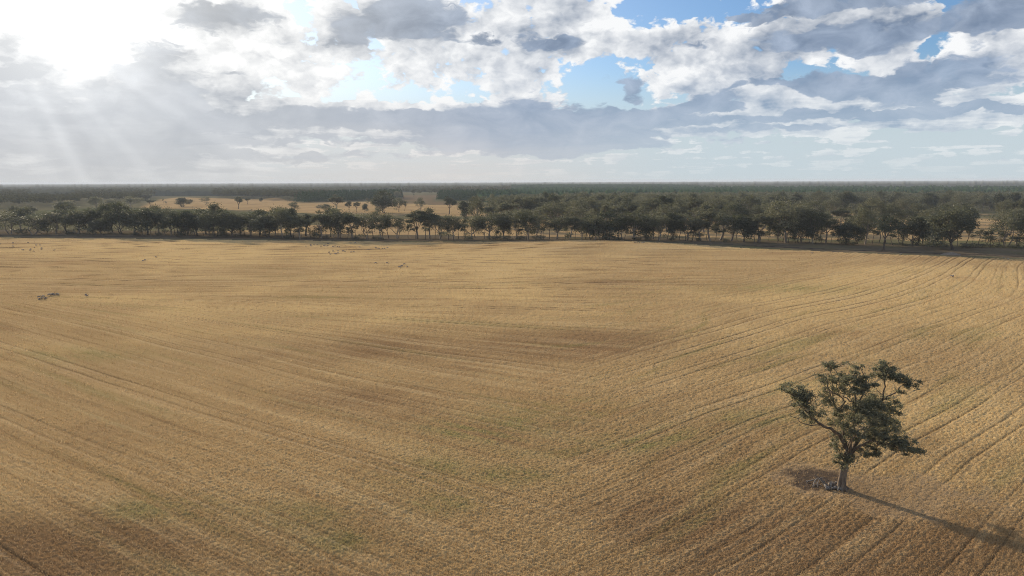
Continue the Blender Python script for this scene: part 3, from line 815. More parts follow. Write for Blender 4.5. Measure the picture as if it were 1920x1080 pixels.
    areas = [(-1, 1100, 'at the left end of the dense woodland, right of the tan strip'), (1100, 1330, 'in the middle of the dense woodland behind the long field shadow'), (1330, 1500, 'in the dense woodland left of the striped clearing'), (1500, 1700, 'in the woodland round the striped clearing'), (1700, 3000, 'in the woodland behind the huge domed gum')]
    for (x, y, px, py) in pts:
        kind = random.choice(['dome', 'dome', 'dense', 'open', 'tall'])
        i = cnt.get(kind, 0); cnt[kind] = i + 1
        H0, W0 = SZ[kind]
        h = random.uniform(13, 22); w = random.uniform(11, 18)
        ar = [a[2] for a in areas if a[0] <= px < a[1]][0]
        place(D[kind][i % 4], 'woodland_tree', (x, y, -.1), random.uniform(0, 6.28), (w / W0, h / H0), f"grey-green gum {ar}", 'tree', f"gums {ar}")
    return leaf_a, leaf_b, bark_a, wp

# ------------------------------------------------------------------ woods that read as one mass
def mass(name, pts, Hs, Ws, mat, label, cat, nleaf, size, pine=False, seed=5, trunk=True):
    rng = np.random.default_rng(seed)
    V = []; Fs = []; off = 0
    for (x, y), h, w in zip(pts, Hs, Ws):
        d = sqrt(x * x + y * y)
        n = int(nleaf(d)); s = size(d)
        if pine:
            zz = rng.random(n) ** 1.3
            az = rng.random(n) * 6.283
            r = w * .5 * (1 - zz * .85) * np.sqrt(rng.random(n) * .6 + .4)
            c = np.stack([x + np.cos(az) * r, y + np.sin(az) * r, h * (.12 + .9 * zz)], 1)
        else:
            k = max(3, min(9, n // 10)); parts = []
            for q in range(k):
                az = rng.random() * 6.283; o = w * .5 * sqrt(rng.random()) * .75
                cc = (x + cos(az) * o, y + sin(az) * o, h * (rng.uniform(.62, .9) - .22 * (o / (w * .5)) ** 2))
                rr = w * .22 * rng.uniform(.8, 1.25)
                parts.append(blob_points(cc, (rr, rr, rr * .6), max(3, n // k), rng, .4, .45))
            c = np.concatenate(parts)
        v, f = leaf_cards(c, s * rng.uniform(.7, 1.3, len(c)), rng, aspect=.6)
        V.append(v); Fs.append(f + off); off += len(v)
    o = link(name, mesh_np(name, np.concatenate(V), np.concatenate(Fs), mat))
    tag(o, label, cat, kind='stuff')
    return o

def scatter(poly_px, spacing, seed, holes=(), thin=None, world=False):
    rng = np.random.default_rng(seed)
    poly = poly_px if world else wpoly(poly_px)
    xs = [p[0] for p in poly]; ys = [p[1] for p in poly]
    gx, gy = np.meshgrid(np.arange(min(xs), max(xs), spacing), np.arange(min(ys), max(ys), spacing))
    gx = gx.ravel() + rng.uniform(-.48, .48, gx.size) * spacing; gy = gy.ravel() + rng.uniform(-.48, .48, gy.size) * spacing
    wx = gx + (fbm(gx, gy, 120, seed, 3) - .5) * 60; wy = gy + (fbm(gx, gy, 120, seed + 9, 3) - .5) * 60
    k = inside(poly, wx, wy)
    for h in holes: k &= ~inside(wpoly(h), gx, gy)
    if thin is not None: k &= fbm(gx, gy, 110, seed + 3, 3) > thin
    return np.stack([gx[k], gy[k]], 1)

def build_woods(leaf_a, leaf_b):
    # softer leaves of the far woods share the gums' own colours
    pine = leaf_material('pine needles', (.036, .066, .036), (.062, .100, .050), .1, 0.0)
    wood_l = leaf_material('wood leaves', (.046, .050, .032), (.105, .102, .068), .28, 0.0)
    far_l = leaf_material('far gum leaves', (.058, .066, .042), (.11, .112, .075), .2, 0.0)
    nl = lambda d: np.clip(300 * (650 / d) ** 1.25, 26, 330)
    sz = lambda d: np.clip(.85 * (d / 600) ** .8, .8, 3.6)
    R = np.random.default_rng(4)
    def go(name, pts, label, cat, mat, h=(11, 18), w=(9, 14), pine_=False, seed=1):
        n = len(pts)
        mass(name, pts, R.uniform(*h, n), R.uniform(*w, n), mat, label, cat, nl, sz, pine_, seed)
    clear = [[(1555, 403), (1560, 394), (1610, 394), (1610, 402)], [(1835, 412), (1838, 403), (1858, 403), (1858, 412)]]
    T = 13.0
    def g(*p): return [at(*q) for q in p]
    p1 = scatter(g((915, 396), (1150, 397), (1400, 397), (1990, 396), (2030, 360, T), (1500, 361, T), (1100, 363, T), (930, 367, T)), 11.0, 3, clear, world=True)
    go('woodland', p1, 'grey green gum woodland spreading behind the nearer trees on the right', 'woodland', leaf_b)
    p2 = scatter(g((-110, 394), (60, 391), (170, 387), (240, 381), (270, 376), (340, 372), (430, 372), (470, 373), (520, 354, T), (-110, 355, T)), 13.0, 5,
                 [[(44, 377), (66, 358), (142, 358), (140, 377)], [(278, 378), (300, 361), (400, 360), (400, 378)]], thin=.28, world=True)
    go('hazy_woodland', p2, 'dim hazy woodland filling the left side under the horizon', 'woodland', wood_l)
    def block(front, depth): return front + [(x, y + depth) for x, y in front[::-1]]
    p4 = scatter(block(g((405, 371), (480, 374), (562, 377)), 300), 10, 12, [], thin=.25, world=True)
    go('woodland', p4, 'grey gum wood reaching left from the dark pine block', 'woodland', wood_l)
    p3 = scatter(g((735, 366), (800, 367), (960, 363), (960, 350, T), (735, 350, T)), 17, 8, [], thin=.42, world=True)
    go('scattered_woodland', p3, 'broken belt of gums with tan gaps, right of the dark pine block', 'woodland', wood_l)
    for nm, poly, lab, sd in (('pine_block', block(g((562, 379), (566, 380), (640, 378), (740, 374)), 240), 'dark square-cut pine block left of the middle paddocks', 21),
                              ('second_pine_block', block(g((812, 376), (880, 378), (970, 375)), 220), 'second dark pine block, left of the dense woodland', 22)):
        pts = scatter(poly, 7.5, sd, world=True)
        go('pine_plantation', pts, lab, 'pine plantation', pine, (12.5, 18), (6, 9), True, sd)
    # canopy seen from far off: a rough roof of tree tops
    def canopy(name, tlo, thi, fx, mask, Hm, cell, mat, label, cat, seed, spike=1.0):
        cols = np.linspace(-1.05, 1.05, 1300); tt = np.linspace(tlo, thi, fx)
        T, Y = np.meshgrid(cols, CH / tt); x = T * Y; y = Y
        s = cell * np.maximum(1, Y / 3000)
        k = mask(x, y)
        bump = vnoise(x / s, y / s, 1.0, seed) * .6 + (RNG.random(x.shape)) * .4
        big = fbm(x, y, 400, seed + 2, 3)
        z = Hm * (.72 + .42 * spike * (bump - .3) + .28 * (big - .5))
        z = z + Hm * .3 * spike * (_hash(np.floor(x / s), np.floor(y / s), seed + 5) > .86)
        z = np.where(k, z, -2.0)
        nr, nc = x.shape; idx = np.arange(nr * nc).reshape(nr, nc)
        kk = k[:-1, :-1] | k[1:, :-1] | k[:-1, 1:] | k[1:, 1:]
        f = np.stack([idx[:-1, :-1], idx[:-1, 1:], idx[1:, 1:], idx[1:, :-1]], -1)[kk]
        used = np.zeros(nr * nc, bool); used[f.ravel()] = True
        rm = np.cumsum(used) - 1
        v = np.stack([x, y, z], -1).reshape(-1, 3)[used]
        o = link(name, mesh_np(name, v, rm[f], mat)); tag(o, label, cat, kind='stuff')
    def m_far(x, y):
        n = fbm(x, y * .55, 900, 71, 3)
        return (y > 1650) & (n > np.interp(y, [1650, 2600, 5000], [.54, .44, .30])) & ((x < 0) | (y > 2900)) | (y > 9000)
    canopy('far_woodland', CH / 1650, CH / 14500, 170, m_far, 13, 10, far_l, 'far blue grey woodland along the horizon', 'woodland', 31)
    gp = g((905, 364, T), (1100, 362.5, T), (1500, 360.5, T), (2090, 359, T), (2090, 349.5, T), (1310, 350, T), (955, 351, T))
    def m_green(x, y):
        wx = x + (fbm(x, y, 200, 81, 3) - .5) * 120; wy = y + (fbm(x, y, 200, 82, 3) - .5) * 180
        return inside(gp, wx, wy)
    canopy('green_plantation', CH / 900, CH / 3800, 130, m_green, 14, 5.5, pine, 'wide band of dark green plantation across the right half below the horizon', 'pine plantation', 33)
    tp = [(x_ * 2550 / 1280, y_) for x_, y_ in ((-3, 2500), (345, 2500), (345, 3300), (-3, 3300))]
    canopy('tall_plantation', CH / 2450, CH / 3400, 60, lambda x, y: inside(tp, x, y), 21, 7, pine, 'taller dark plantation strip ending sharply, right of the middle horizon', 'pine plantation', 35, .35)
# ------------------------------------------------------------------ the lone tree
def build_lone_tree():
    rng = np.random.default_rng(77)
    bx, by = at(1578, 913)
    z0 = float(hill(bx, by)) + .02
    leafm = leaf_material('lone gum leaves', (.080, .084, .056), (.200, .194, .134), .38)
    barkm = bark_material('lone gum bark', (.21, .165, .12), (.10, .077, .06))
    root = empty('gum_tree', (bx, by, z0))
    tag(root, 'large lone gum with a leaning open crown, standing by itself in the stubble', 'tree')
    def W(px, py, dy=0.0):
        x, z = at_depth(px, py, by + dy)
        return np.array([x - bx, dy, z - z0])
    m = (by * 1.1) / FPX
    T = Tubes()
    def limb(pix, r0, r1, k=7):
        pts = [W(*p) for p in pix]
        # refine with a little sway
        out = [pts[0]]
        for a, b in zip(pts[:-1], pts[1:]):
            n = 3
            for i in range(1, n + 1):
                q = a + (b - a) * i / n
                if i < n: q = q + rng.normal(0, .05, 3)
                out.append(q)
        T.tube(out, np.linspace(r0 * .72, r1, len(out)), k)
        return out
    # trunk with a flared, split foot
    base = [W(1578, 916), W(1578, 909), W(1580, 895), W(1584, 875), W(1588, 858), W(1591, 846)]
    T.tube(base, [.62, .44, .37, .33, .32, .34], 10)
    T.tube([W(1573, 915, -.1), W(1575, 900, -.2), W(1579, 880, -.2), W(1586, 860, -.1)], [.26, .2, .16, .12], 7)
    for (dx, dy) in ((-.9, .2), (.95, -.2), (.5, .7), (-.3, -.8), (.2, -.9)):
        T.tube([np.array([0, 0, .55]), np.array([dx * .6, dy * .6, .14]), np.array([dx * 1.25, dy * 1.25, -.08])], [.2, .14, .05], 6)
    tips = []
    def L(pix, r0, r1=.05, k=7): tips.append(limb(pix, r0, r1, k))
    L([(1590, 850), (1583, 832), (1575, 815), (1558, 803), (1540, 796), (1522, 783), (1505, 765), (1493, 745), (1478, 735)], .30, .04)
    L([(1545, 797, 0), (1520, 798, -.4), (1503, 793, -.6), (1490, 783, -.7), (1481, 780, -.8)], .10, .02, 5)
    L([(1522, 783, 0), (1515, 765, -.6), (1513, 748, -1)], .09, .03, 5)
    L([(1590, 848), (1584, 825, .6), (1578, 800, 1.2), (1572, 775, 1.6), (1562, 750, 1.8), (1552, 725, 2.0), (1548, 700, 2.0)], .28, .04)
    L([(1572, 775, 1.6), (1585, 752, 1.0), (1578, 745, .8), (1560, 735, .4), (1545, 722, .2)], .13, .03, 5)
    L([(1562, 750, 1.8), (1560, 715, 2.2), (1557, 690, 2.4)], .10, .03, 5)
    L([(1591, 848), (1596, 825, -.4), (1602, 795, -.8), (1606, 765, -.8), (1602, 735, -.6), (1600, 705, -.4)], .30, .05)
    L([(1606, 765, -.8), (1618, 740, -1), (1624, 715, -1), (1614, 690, -.8)], .14, .03, 5)
    L([(1604, 755, -.8), (1590, 748, -1), (1580, 742, -1.2)], .11, .05, 5)
    L([(1593, 850), (1608, 828, .5), (1625, 808, 1.0), (1640, 785, 1.2), (1650, 762, 1.2), (1656, 742, 1.0), (1660, 725, .8), (1656, 705, .8)], .29, .05)
    L([(1653, 752, 1.1), (1662, 744, .6), (1676, 738, .4), (1686, 727, .2), (1700, 718, 0)], .13, .03, 5)
    L([(1656, 742, 1.0), (1648, 734, 1.2), (1642, 728, 1.3)], .07, .02, 5)
    L([(1594, 852), (1612, 836, -1.0), (1632, 826, -1.8), (1655, 828, -2.2), (1680, 838, -2.4), (1705, 845, -2.4)], .22, .03)
    L([(1625, 808, 1.0), (1650, 798, 2.0), (1670, 795, 2.6), (1684, 800, 2.8)], .16, .03, 5)
    L([(1592, 850), (1604, 835, 2.0), (1618, 815, 3.2), (1630, 795, 3.6)], .2, .04, 5)
    L([(1591, 850), (1595, 832, -2.0), (1606, 812, -3.2), (1620, 800, -3.6)], .18, .04, 5)
    # (px, py, rx, ry, depth, how thick)
    C = [(1476, 732, 9, 6, 0, .9), (1492, 733, 15, 11, 0, 1), (1506, 738, 15, 13, -.3, 1), (1500, 758, 13, 10, -.5, .8), (1517, 752, 14, 12, -.6, .9), (1506, 772, 12, 10, -.4, .75), (1524, 770, 14, 12, .2, .8), (1520, 785, 12, 8, .3, .55), (1494, 745, 10, 8, .4, .8),
         (1550, 685, 9, 7, 2.0, .75), (1563, 684, 9, 7, 2.0, .7), (1556, 694, 8, 6, 2.1, .55), (1587, 682, 6, 4, 1.2, .6), (1538, 710, 9, 8, 1.2, .7), (1552, 718, 14, 9, 1.6, .6), (1566, 712, 12, 9, 1.6, .6), (1548, 735, 14, 10, 1.2, .5), (1568, 735, 14, 11, 1.4, .5), (1558, 752, 14, 10, 1.2, .6), (1542, 755, 9, 8, 1, .45),
         (1609, 689, 10, 6, -.8, .8), (1602, 700, 8, 6, -.6, .8), (1588, 712, 15, 10, -.4, 1), (1606, 712, 16, 11, -.6, 1.1), (1622, 716, 13, 11, -.8, 1), (1598, 727, 16, 9, -.6, 1), (1618, 733, 15, 10, -1, 1), (1590, 738, 10, 7, 0, .7),
         (1648, 690, 11, 9, .9, .9), (1662, 692, 15, 10, .8, 1.1), (1674, 703, 14, 10, .6, 1.1), (1662, 708, 11, 9, .8, .9), (1690, 709, 14, 9, .3, 1.1), (1703, 718, 11, 8, .1, 1), (1711, 726, 6, 6, 0, .9), (1687, 735, 8, 5, .3, .8), (1650, 704, 8, 8, .9, .7),
         (1625, 755, 20, 13, .2, 1.1), (1648, 748, 18, 12, .8, 1.1), (1665, 755, 14, 11, 1.4, 1), (1672, 768, 13, 11, 1.6, .9), (1650, 770, 20, 14, 0, 1.2), (1630, 775, 22, 15, -1.4, 1.2), (1605, 768, 18, 13, -1.2, .9), (1585, 766, 15, 10, .6, .7), (1570, 778, 13, 11, 1.4, .7), (1590, 785, 17, 12, -1.6, .85), (1612, 790, 19, 13, -2.4, 1), (1570, 797, 12, 11, 1.2, .55), (1583, 803, 11, 9, -1, .5),
         (1640, 795, 20, 14, 1.0, 1.1), (1660, 785, 16, 12, 2.2, 1.1), (1655, 800, 18, 13, -1.6, 1.1), (1675, 795, 12, 10, 2.6, .7), (1683, 803, 9, 8, 2.7, .6), (1625, 810, 18, 11, 3.2, .9), (1640, 815, 17, 10, -2.2, 1), (1612, 812, 14, 9, -3.0, .6),
         (1660, 820, 18, 10, -2.2, 1.1), (1678, 825, 15, 10, -2.2, 1.1), (1692, 830, 13, 10, -2.4, 1.1), (1680, 838, 16, 7, -2.4, 1.1), (1703, 841, 13, 7, -2.4, 1.1), (1716, 846, 11, 5, -2.4, 1), (1730, 846, 7, 4, -2.4, .8), (1698, 822, 9, 9, -2.2, .8), (1645, 828, 15, 8, -2.0, .8),
         (1612, 844, 10, 6, 1.2, .8), (1622, 849, 12, 6, -.6, .9), (1643, 848, 10, 7, -1.4, .9), (1604, 842, 9, 6, 1, .6), (1590, 858, 9, 10, -.5, 1), (1576, 856, 10, 11, -.3, .75), (1570, 842, 9, 10, .2, .6), (1566, 822, 9, 16, .3, .5), (1584, 868, 8, 8, -.6, .8), (1600, 860, 7, 8, -.4, .7), (1573, 870, 7, 8, -.2, .5), (1632, 838, 12, 7, -1.0, .9), (1600, 825, 12, 8, -2.4, .6), (1580, 815, 9, 9, 1.0, .5)]
    P = []
    for (px, py, rx, ry, d, k) in C:
        c = W(px, py, d)
        r = (rx * m, (rx + ry) * .6 * m + .25, ry * m)
        n = int(560 * k * (rx * ry / 150.0) ** .8)
        for q in range(5):        # each clump is itself a handful of sprays
            d = rng.normal(0, .48, 3)
            P.append(blob_points(c + d * np.array(r), tuple(w_ * rng.uniform(.35, .6) for w_ in r), n // 5, rng, .15, .1))
        P.append(blob_points(c, tuple(q * 1.35 for q in r), n // 5, rng, .6, .1))
        # a few twigs carry every clump
        near = min((q for l in tips for q in l), key=lambda q: np.linalg.norm(q - c))
        for i in range(3):
            e = c + rng.normal(0, .45, 3) * np.array(r)
            T.tube(curve_pts(near, e, rng.normal(0, .08, 3), 3, rng, .05), [.045, .035, .028, .012], 4)
    P = np.concatenate(P)
    v, f = leaf_cards(P, rng.uniform(.15, .35, len(P)), rng, .6, .34)
    link('trunk', T.mesh('trunk', barkm), root)
    link('crown', mesh_np('crown', v, f, leafm), root)

    # dead limbs on the ground
    dead = bark_material('weathered dead wood', (.26, .23, .195), (.13, .115, .10))
    fx, fy = at(1532, 905); fz = float(hill(fx, fy)) + .05
    r2 = np.random.default_rng(5)
    B = Tubes()
    mm = m
    def G(dx, dy, z): return np.array([dx, dy, z])
    arms = [([(-1.5, .7, .12), (-.8, .5, .25), (0, .2, .55), (.5, -.05, .75)], .09),
            ([(.5, -.05, .75), (.9, -.5, .55), (1.3, -1.0, .3), (1.75, -1.5, .03)], .09), ([(.4, 0, .72), (.7, -.5, .4), (.75, -1.1, .2), (.6, -1.7, .02)], .08),
            ([(0, .2, .55), (-.5, -.2, .4), (-.9, -.6, .12), (-1.1, -.8, .02)], .07), ([(.5, -.05, .75), (.1, -.4, .65), (-.4, -.7, .3), (-.5, -1.2, .05)], .06), ([(.3, .05, .66), (.0, .3, .85), (-.35, .4, .95)], .05), ([(.5, -.05, .75), (1.2, .1, .7), (2.0, .3, .45), (2.9, .5, .15)], .06),
            ([(.9, -.5, .55), (1.3, -.4, .6), (1.9, -.6, .4), (2.3, -.9, .1)], .05), ([(-1.2, .55, .25), (-1.5, .2, .3), (-1.9, -.1, .1)], .05), ([(-.5, -.2, .4), (-.2, -.9, .35), (.3, -1.5, .1)], .05), ([(-.4, -.7, .3), (-1.0, -.9, .35), (-1.3, -1.2, .2)], .035)]
    for a, r in arms:
        pts = [np.array(p) * np.array([.62, .8, 1.0]) + r2.normal(0, .03, 3) for p in a]
        B.tube(pts, np.linspace(r, r * .45, len(pts)), 6)
    o = link('fallen_branch', B.mesh('fallen_branch', dead)); o.location = (fx, fy, fz)
    tag(o, 'bleached fallen branch with bare forked limbs on the dark soil left of lone tree', 'dead branch')
    # broken chunks heaped at the foot of the trunk
    spots = [(1558, 911), (1563, 908), (1568, 909), (1562, 914), (1571, 906), (1575, 911), (1553, 915), (1567, 915), (1572, 917), (1556, 907), (1577, 917), (1549, 914)]
    words_ = ['leftmost but one', 'upper left', 'middle upper', 'lower middle', 'topmost, tall standing', 'right, touching the trunk', 'lower left', 'lower right of middle', 'lowest right', 'small upper left', 'beneath the trunk', 'outermost left']
    for i, (px, py) in enumerate(spots):
        x, y = at(px, py); z = float(hill(x, y)) + .02
        C_ = Tubes()
        ln = r2.uniform(.35, .85); an = r2.uniform(0, 3.14); ti = r2.uniform(.05, .7)
        dv = np.array([cos(an) * cos(ti), sin(an) * cos(ti), sin(ti)]) * ln * .5
        up = np.array([0, 0, .16 + abs(dv[2])])
        rr = r2.uniform(.09, .17)
        C_.tube([up - dv * 1.02, up - dv, up, up + dv * .8, up + dv], [rr * .4, rr, rr * 1.12, rr * .9, rr * .35], 7)
        if i % 2: C_.tube([up, up + np.array([-dv[1], dv[0], .25]) * .6], [rr * .5, rr * .2], 5)
        q = link('wood_chunk', C_.mesh('wood_chunk', dead)); q.location = (x, y, z)
        tag(q, f"pale broken wood chunk at the lone tree's foot, {words_[i]} of the heap", 'dead wood', 'pale wood chunks at the foot of the lone tree')

# ------------------------------------------------------------------ sheep
def sheep_mesh(pose, mats):
    """one skinned body: pose 0 grazing, 1 head up, 2 lying"""
    V = []; E = []; R = []
    def v(p, r): V.append(p); R.append(r); return len(V) - 1
    h = .62 if pose < 2 else .30
    b0 = v((0, 0, h), .27); b1 = v((.28, 0, h + .01), .26); b2 = v((-.30, 0, h + .02), .27); b3 = v((-.48, 0, h), .19); b4 = v((.44, 0, h + .03), .20)
    E += [(b0, b1), (b0, b2), (b2, b3), (b1, b4)]
    if pose == 0:
        n1 = v((.60, 0, h - .10), .12); hd = v((.72, .02, h - .30), .09); mz = v((.78, .03, h - .44), .055)
    else:
        n1 = v((.56, 0, h + .18), .12); hd = v((.66, .03, h + .32), .095); mz = v((.80, .05, h + .27), .055)
    E += [(b4, n1), (n1, hd), (hd, mz)]
    for s in (-1, 1):
        e = v((hd and V[hd][0] - .03, s * .13, V[hd][2] + .03), .025); E.append((hd, e))
        if pose < 2:
            for bx_, hip, bend in ((.34, b1, .02), (-.40, b2, -.05)):
                k1 = v((bx_, s * .13, h - .26), .075); k2 = v((bx_ + bend, s * .13, .22), .042); k3 = v((bx_, s * .13, .02), .036)
                E += [(hip, k1), (k1, k2), (k2, k3)]
        else:
            for bx_, hip in ((.34, b1), (-.36, b2)):
                k1 = v((bx_, s * .22, .12), .07); k2 = v((bx_ + .16, s * .26, .06), .04); E += [(hip, k1), (k1, k2)]
    tl = v((-.58, 0, h - .10), .045); E.append((b3, tl))
    me = bpy.data.meshes.new('sheep_skeleton'); me.from_pydata(V, E, []); me.update()
    o = bpy.data.objects.new('sheep_skeleton', me); col.objects.link(o)
    sk = o.modifiers.new('skin', 'SKIN')
    for i, d in enumerate(me.skin_vertices[0].data): d.radius = (R[i], R[i]); d.use_root = (i == 0)
    su = o.modifiers.new('sub', 'SUBSURF'); su.levels = 1; su.render_levels = 1
    dg = bpy.context.evaluated_depsgraph_get()
    out = bpy.data.meshes.new_from_object(o.evaluated_get(dg)); out.name = 'sheep'
    bpy.data.objects.remove(o)
    out.materials.clear()
    for mm in mats: out.materials.append(mm)
    for p in out.polygons:
        c = p.center; p.use_smooth = True
        p.material_index = 1 if (c.x > .62 or (c.z < h - .24 and pose < 2)) else 0
    return out

def build_mound():
    x, y = at(1783, 477.5); n = 40
    gx, gy = np.meshgrid(np.linspace(-1, 1, n), np.linspace(-1, 1, n)); r = np.sqrt(gx ** 2 + gy ** 2)
    z = 1.15 * np.clip(1 - r, 0, 1) ** .8 * (.7 + .6 * fbm(gx + 3, gy + 5, .5, 4, 3)) - .15
    idx = np.arange(n * n).reshape(n, n)
    f = np.stack([idx[:-1, :-1], idx[:-1, 1:], idx[1:, 1:], idx[1:, :-1]], -1).reshape(-1, 4)
    m = bark_material('pale spoil', (.22, .18, .14), (.16, .13, .10))
    o = link('soil_mound', mesh_np('soil_mound', np.stack([gx * 4.6, gy * 3.2, z], -1).reshape(-1, 3), f, m, True)); o.location = (x, y, float(hill(x, y)) + .05)
    tag(o, 'low pale soil mound at the field edge below the huge domed gum', 'soil mound')

def build_sheep():
    wool, t, b = material('sheep wool'); n = t.noise(t.pos(), 9, 3, .6)
    oi = t.new('ShaderNodeObjectInfo').outputs['Random']
    t.L.new(t.mix(t.add(t.mul(n, .5), t.mul(oi, .5)), (.19, .16, .135), (.38, .33, .275)), b.inputs['Base Color'])
    face, t, b = material('sheep face'); b.inputs['Base Color'].default_value = (.07, .055, .045, 1)
    M = [sheep_mesh(k, (wool, face)) for k in (0, 0, 1, 2)]
    fl = {}
    def add(px, py, flock): fl.setdefault(flock, []).append((px, py))
    for x, y in ((98, 507), (96, 532), (3, 515), (213, 504), (273, 523), (302, 520), (258, 540), (312, 545), (232, 549), (310, 553), (168, 556), (177, 559), (226, 560), (252, 568), (408, 560)): add(x / 4, 330 + y / 4, 'the scattered mob near the far left field corner')
    for x, y in ((375, 528), (410, 520), (412, 528), (435, 517), (458, 519), (488, 531), (510, 527), (520, 524), (530, 526), (540, 525), (542, 511)): add(480 + x / 4, 330 + y / 4, 'the line of sheep below the round dark bush')
    for x, y in ((577, 534), (592, 530), (610, 535), (625, 535), (617, 563), (653, 567), (668, 569), (548, 577), (578, 567), (558, 588), (593, 584), (601, 588), (616, 580)): add(480 + x / 4, 330 + y / 4, 'the mob nearest below the round dark bush')
    for x, y in ((713, 575), (732, 572), (710, 505), (745, 505), (778, 536), (840, 556), (855, 556), (900, 545), (915, 550), (927, 552), (950, 551), (965, 551), (985, 543)): add(480 + x / 4, 330 + y / 4, 'the strung-out sheep left of the low field crest')
    for x, y in ((897, 258), (982, 256), (1074, 288), (1082, 284), (1094, 280), (1113, 267), (1135, 288)): add(480 + x / 4, 430 + y / 4, 'the small group out in the middle of the field')
    for x, y in ((1072, 235), (1088, 232), (1168, 210)): add(x / 4, 430 + y / 4, 'the three sheep far out between the left mobs')
    for x, y in ((293, 513), (294, 526), (312, 523), (325, 509), (336, 523), (343, 518), (370, 497), (384, 495), (398, 493), (407, 493), (430, 492), (438, 494)): add(x / 4, 430 + y / 4, 'the tight flock nearest the camera at left')
    for x, y in ((645, 497), (652, 499)): add(x / 4, 430 + y / 4, 'the pair right of the tight flock')
    for x, y in ((922, 133), (938, 131), (955, 132), (975, 132), (990, 131)): add(960 + x / 4, 430 + y / 4, 'the sheep at the tip of the long tree shadow')
    for x, y in ((1376, 357), (1386, 358)): add(1440 + x / 4, 430 + y / 4, 'the pair alone on the far right of the field')
    for x, y in ((330, 180), (995, 190), (1770, 218), (1798, 228)): add(1440 + x / 4, 430 + y / 4, 'the strays along the field edge at right')
    k = 0
    for flock, pts in fl.items():
        pts.sort()
        for i, (px, py) in enumerate(pts):
            x, y = at(px, py + .5)
            o = link('sheep', M[k % 4]); k += 1
            o.location = (x, y, float(hill(x, y)) + .10); o.rotation_euler = (0, 0, random.choice([0, pi]) + random.uniform(-.7, .7))
            s = random.uniform(.62, .78); o.scale = (s, s, s)
            tag(o, f"sheep, {ORD[i]} from left of {flock}", 'sheep', 'sheep grazing on the stubble')
# ------------------------------------------------------------------ put it together
def build_light():
    l = bpy.data.lights.new('sun', 'SUN'); o = bpy.data.objects.new('sun', l); col.objects.link(o)
    l.energy = SUN_E; l.angle = radians(1.6); l.color = (1.0, .83, .62)
    from mathutils import Vector
    d = Vector((sin(SUN_AZ) * cos(SUN_EL), -cos(SUN_AZ) * cos(SUN_EL), -sin(SUN_EL)))
    o.rotation_euler = d.to_track_quat('-Z', 'Y').to_euler()

def build_haze():
    X = 16000.0; v = [(sx * X, sy * X, z) for z in (-4.0, 42.0) for sx, sy in ((-1, -1), (1, -1), (1, 1), (-1, 1))]
    f = [(3, 2, 1, 0), (4, 5, 6, 7), (0, 1, 5, 4), (1, 2, 6, 5), (2, 3, 7, 6), (3, 0, 4, 7)]
    m = bpy.data.materials.new('haze'); m.use_nodes = True
    nt = m.node_tree; nt.nodes.remove(nt.nodes['Principled BSDF'])
    p = nt.nodes.new('ShaderNodeVolumePrincipled'); p.inputs['Color'].default_value = (.80, .89, 1.0, 1); p.inputs['Density'].default_value = HAZE; p.inputs['Anisotropy'].default_value = .05
    nt.links.new(p.outputs[0], nt.nodes['Material Output'].inputs['Volume'])
    o = link('haze', mesh_np('haze', np.array(v), np.array(f), m))
    tag(o, 'thin pale haze lying over the whole plain', 'haze', kind='stuff')

SUN_E = 4.8
HAZE = 8.5e-5
build_world(); build_camera(); build_light()
tan_a = dry_grass_material('dry pasture', (.42, .29, .145), (.33, .225, .115), gamt=.25)
grey_g = dry_grass_material('grey grazing grass', (.155, .135, .075), (.115, .105, .06), gamt=.6)
verge_m = dry_grass_material('roadside grass', (.15, .118, .078), (.115, .092, .062), gamt=.3, scale=3)
green_m = dry_grass_material('dim green pasture', (.085, .095, .045), (.11, .105, .055), gamt=.4)  # cloud shadow over this pasture is put into its dark green
soil_m = dry_grass_material('bare dark soil', (.085, .066, .05), (.06, .048, .038), gamt=.15, scale=3)
brown_m = dry_grass_material('brown broken pasture', (.20, .14, .085), (.15, .115, .07), gamt=.3)
build_ground(grey_g)
build_field(straw_material())
build_stubble(straw_material(True))
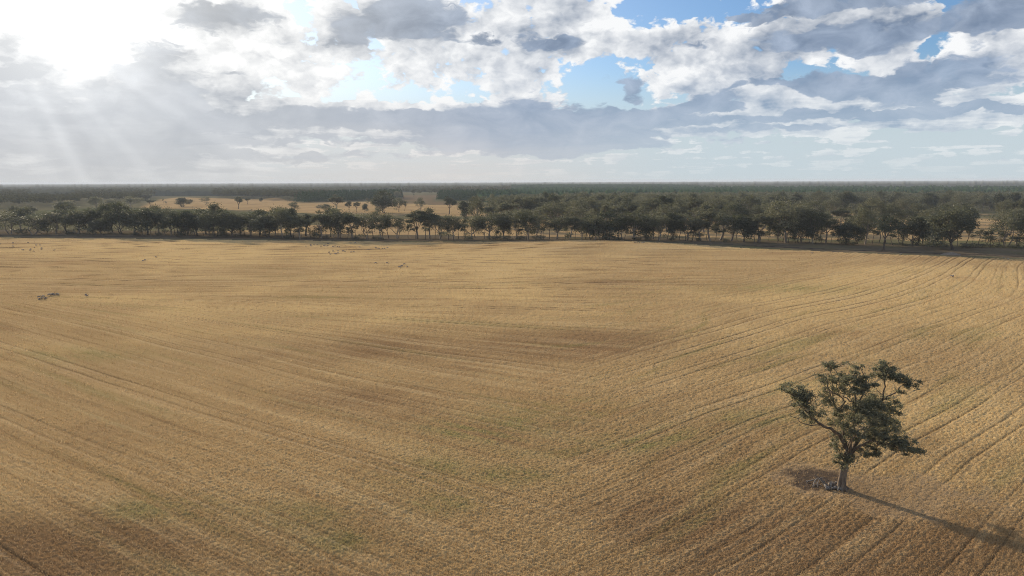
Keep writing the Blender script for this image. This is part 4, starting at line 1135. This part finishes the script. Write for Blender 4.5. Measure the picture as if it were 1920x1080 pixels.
# verge and the bare strip along the far edge of the field
xs = [p[0] for p in EDGE]
def band(d0, d1, x0=-600, x1=330, n=60):
    X = np.linspace(x0, x1, n); return [(x, edge_y(x) + d0) for x in X] + [(x, edge_y(x) + d1) for x in X[::-1]]
sheet('verge', band(0, 62), .02, verge_m, 'grey green grassy verge under the roadside trees', 'verge', 6, 4, 3)
sheet('dirt_track', band(10, 17), .06, soil_m, 'dark bare dirt track between the field and the trees', 'track', 2.5, 1.5, 4)
T1 = [(255, 391), (262, 383), (300, 373), (335, 370), (400, 371), (480, 374), (520, 369), (566, 379), (640, 378), (740, 377), (800, 383), (905, 386), (945, 394), (945, 408), (700, 404), (520, 399), (400, 393)]
sheet('paddock', wpoly(T1), .06, tan_a, 'large tan paddock with scattered gums, beyond the row on the left', 'paddock', 12, 6, 11)
sheet('paddock', wpoly([(180, 434), (480, 432), (700, 410), (960, 412), (1420, 408), (1960, 410), (1960, 457), (1600, 451), (1300, 446.5), (960, 443.5), (600, 440.5), (330, 436)]), .05, tan_a, 'pale dry paddock showing between the trunks of the roadside row', 'paddock', 9, 5, 12)
sheet('paddock', wpoly([(1545, 408), (1555, 396), (1612, 396), (1615, 406)]), .07, tan_a, 'small striped clearing in the woodland at right', 'paddock', 8, 4, 13)
sheet('paddock', wpoly([(1825, 412), (1832, 400), (1862, 400), (1866, 412)]), .07, tan_a, 'pale clearing beside the right edge of the woodland', 'paddock', 8, 4, 14)
sheet('paddock', wpoly([(62, 364), (70, 357.5), (140, 357.5), (138, 364)]), .07, tan_a, 'little bright tan paddock low on the hazy left skyline', 'paddock', 20, 8, 15)
sheet('paddock', wpoly([(295, 364.5), (310, 360), (490, 359), (490, 363.5)]), .07, tan_a, 'thin pale paddocks in the hazy woodland below the horizon', 'paddock', 20, 8, 16)
sheet('pasture', wpoly([(-60, 412), (20, 399), (130, 391), (250, 387), (262, 391), (420, 394), (520, 400), (500, 406), (200, 404), (60, 410)]), .04, green_m, 'dim green pasture behind the row at left', 'pasture', 10, 5, 17)
sheet('pasture', wpoly([(735, 380), (745, 366), (830, 366), (815, 377), (900, 380), (900, 386), (800, 384)]), .09, brown_m, 'brown broken pasture between the two pine blocks', 'pasture', 12, 6, 18)
leaf_a, leaf_b, bark_a, _ = build_trees()
build_woods(leaf_a, leaf_b)
build_lone_tree()
build_sheep()
build_mound()
build_haze()
vs = scene.view_settings
vs.view_transform = 'Standard'; vs.look = 'None'; vs.exposure = 0.4; vs.gamma = 1.0; vs.use_curve_mapping = False
scene.cycles.max_bounces = 6; scene.cycles.volume_bounces = 0; scene.cycles.diffuse_bounces = 3; scene.cycles.transmission_bounces = 3
scene.cycles.sample_clamp_indirect = 4.0
scene.cycles.use_denoising = True; scene.cycles.denoising_prefilter = 'NONE'
scene.cycles.filter_width = 1.05
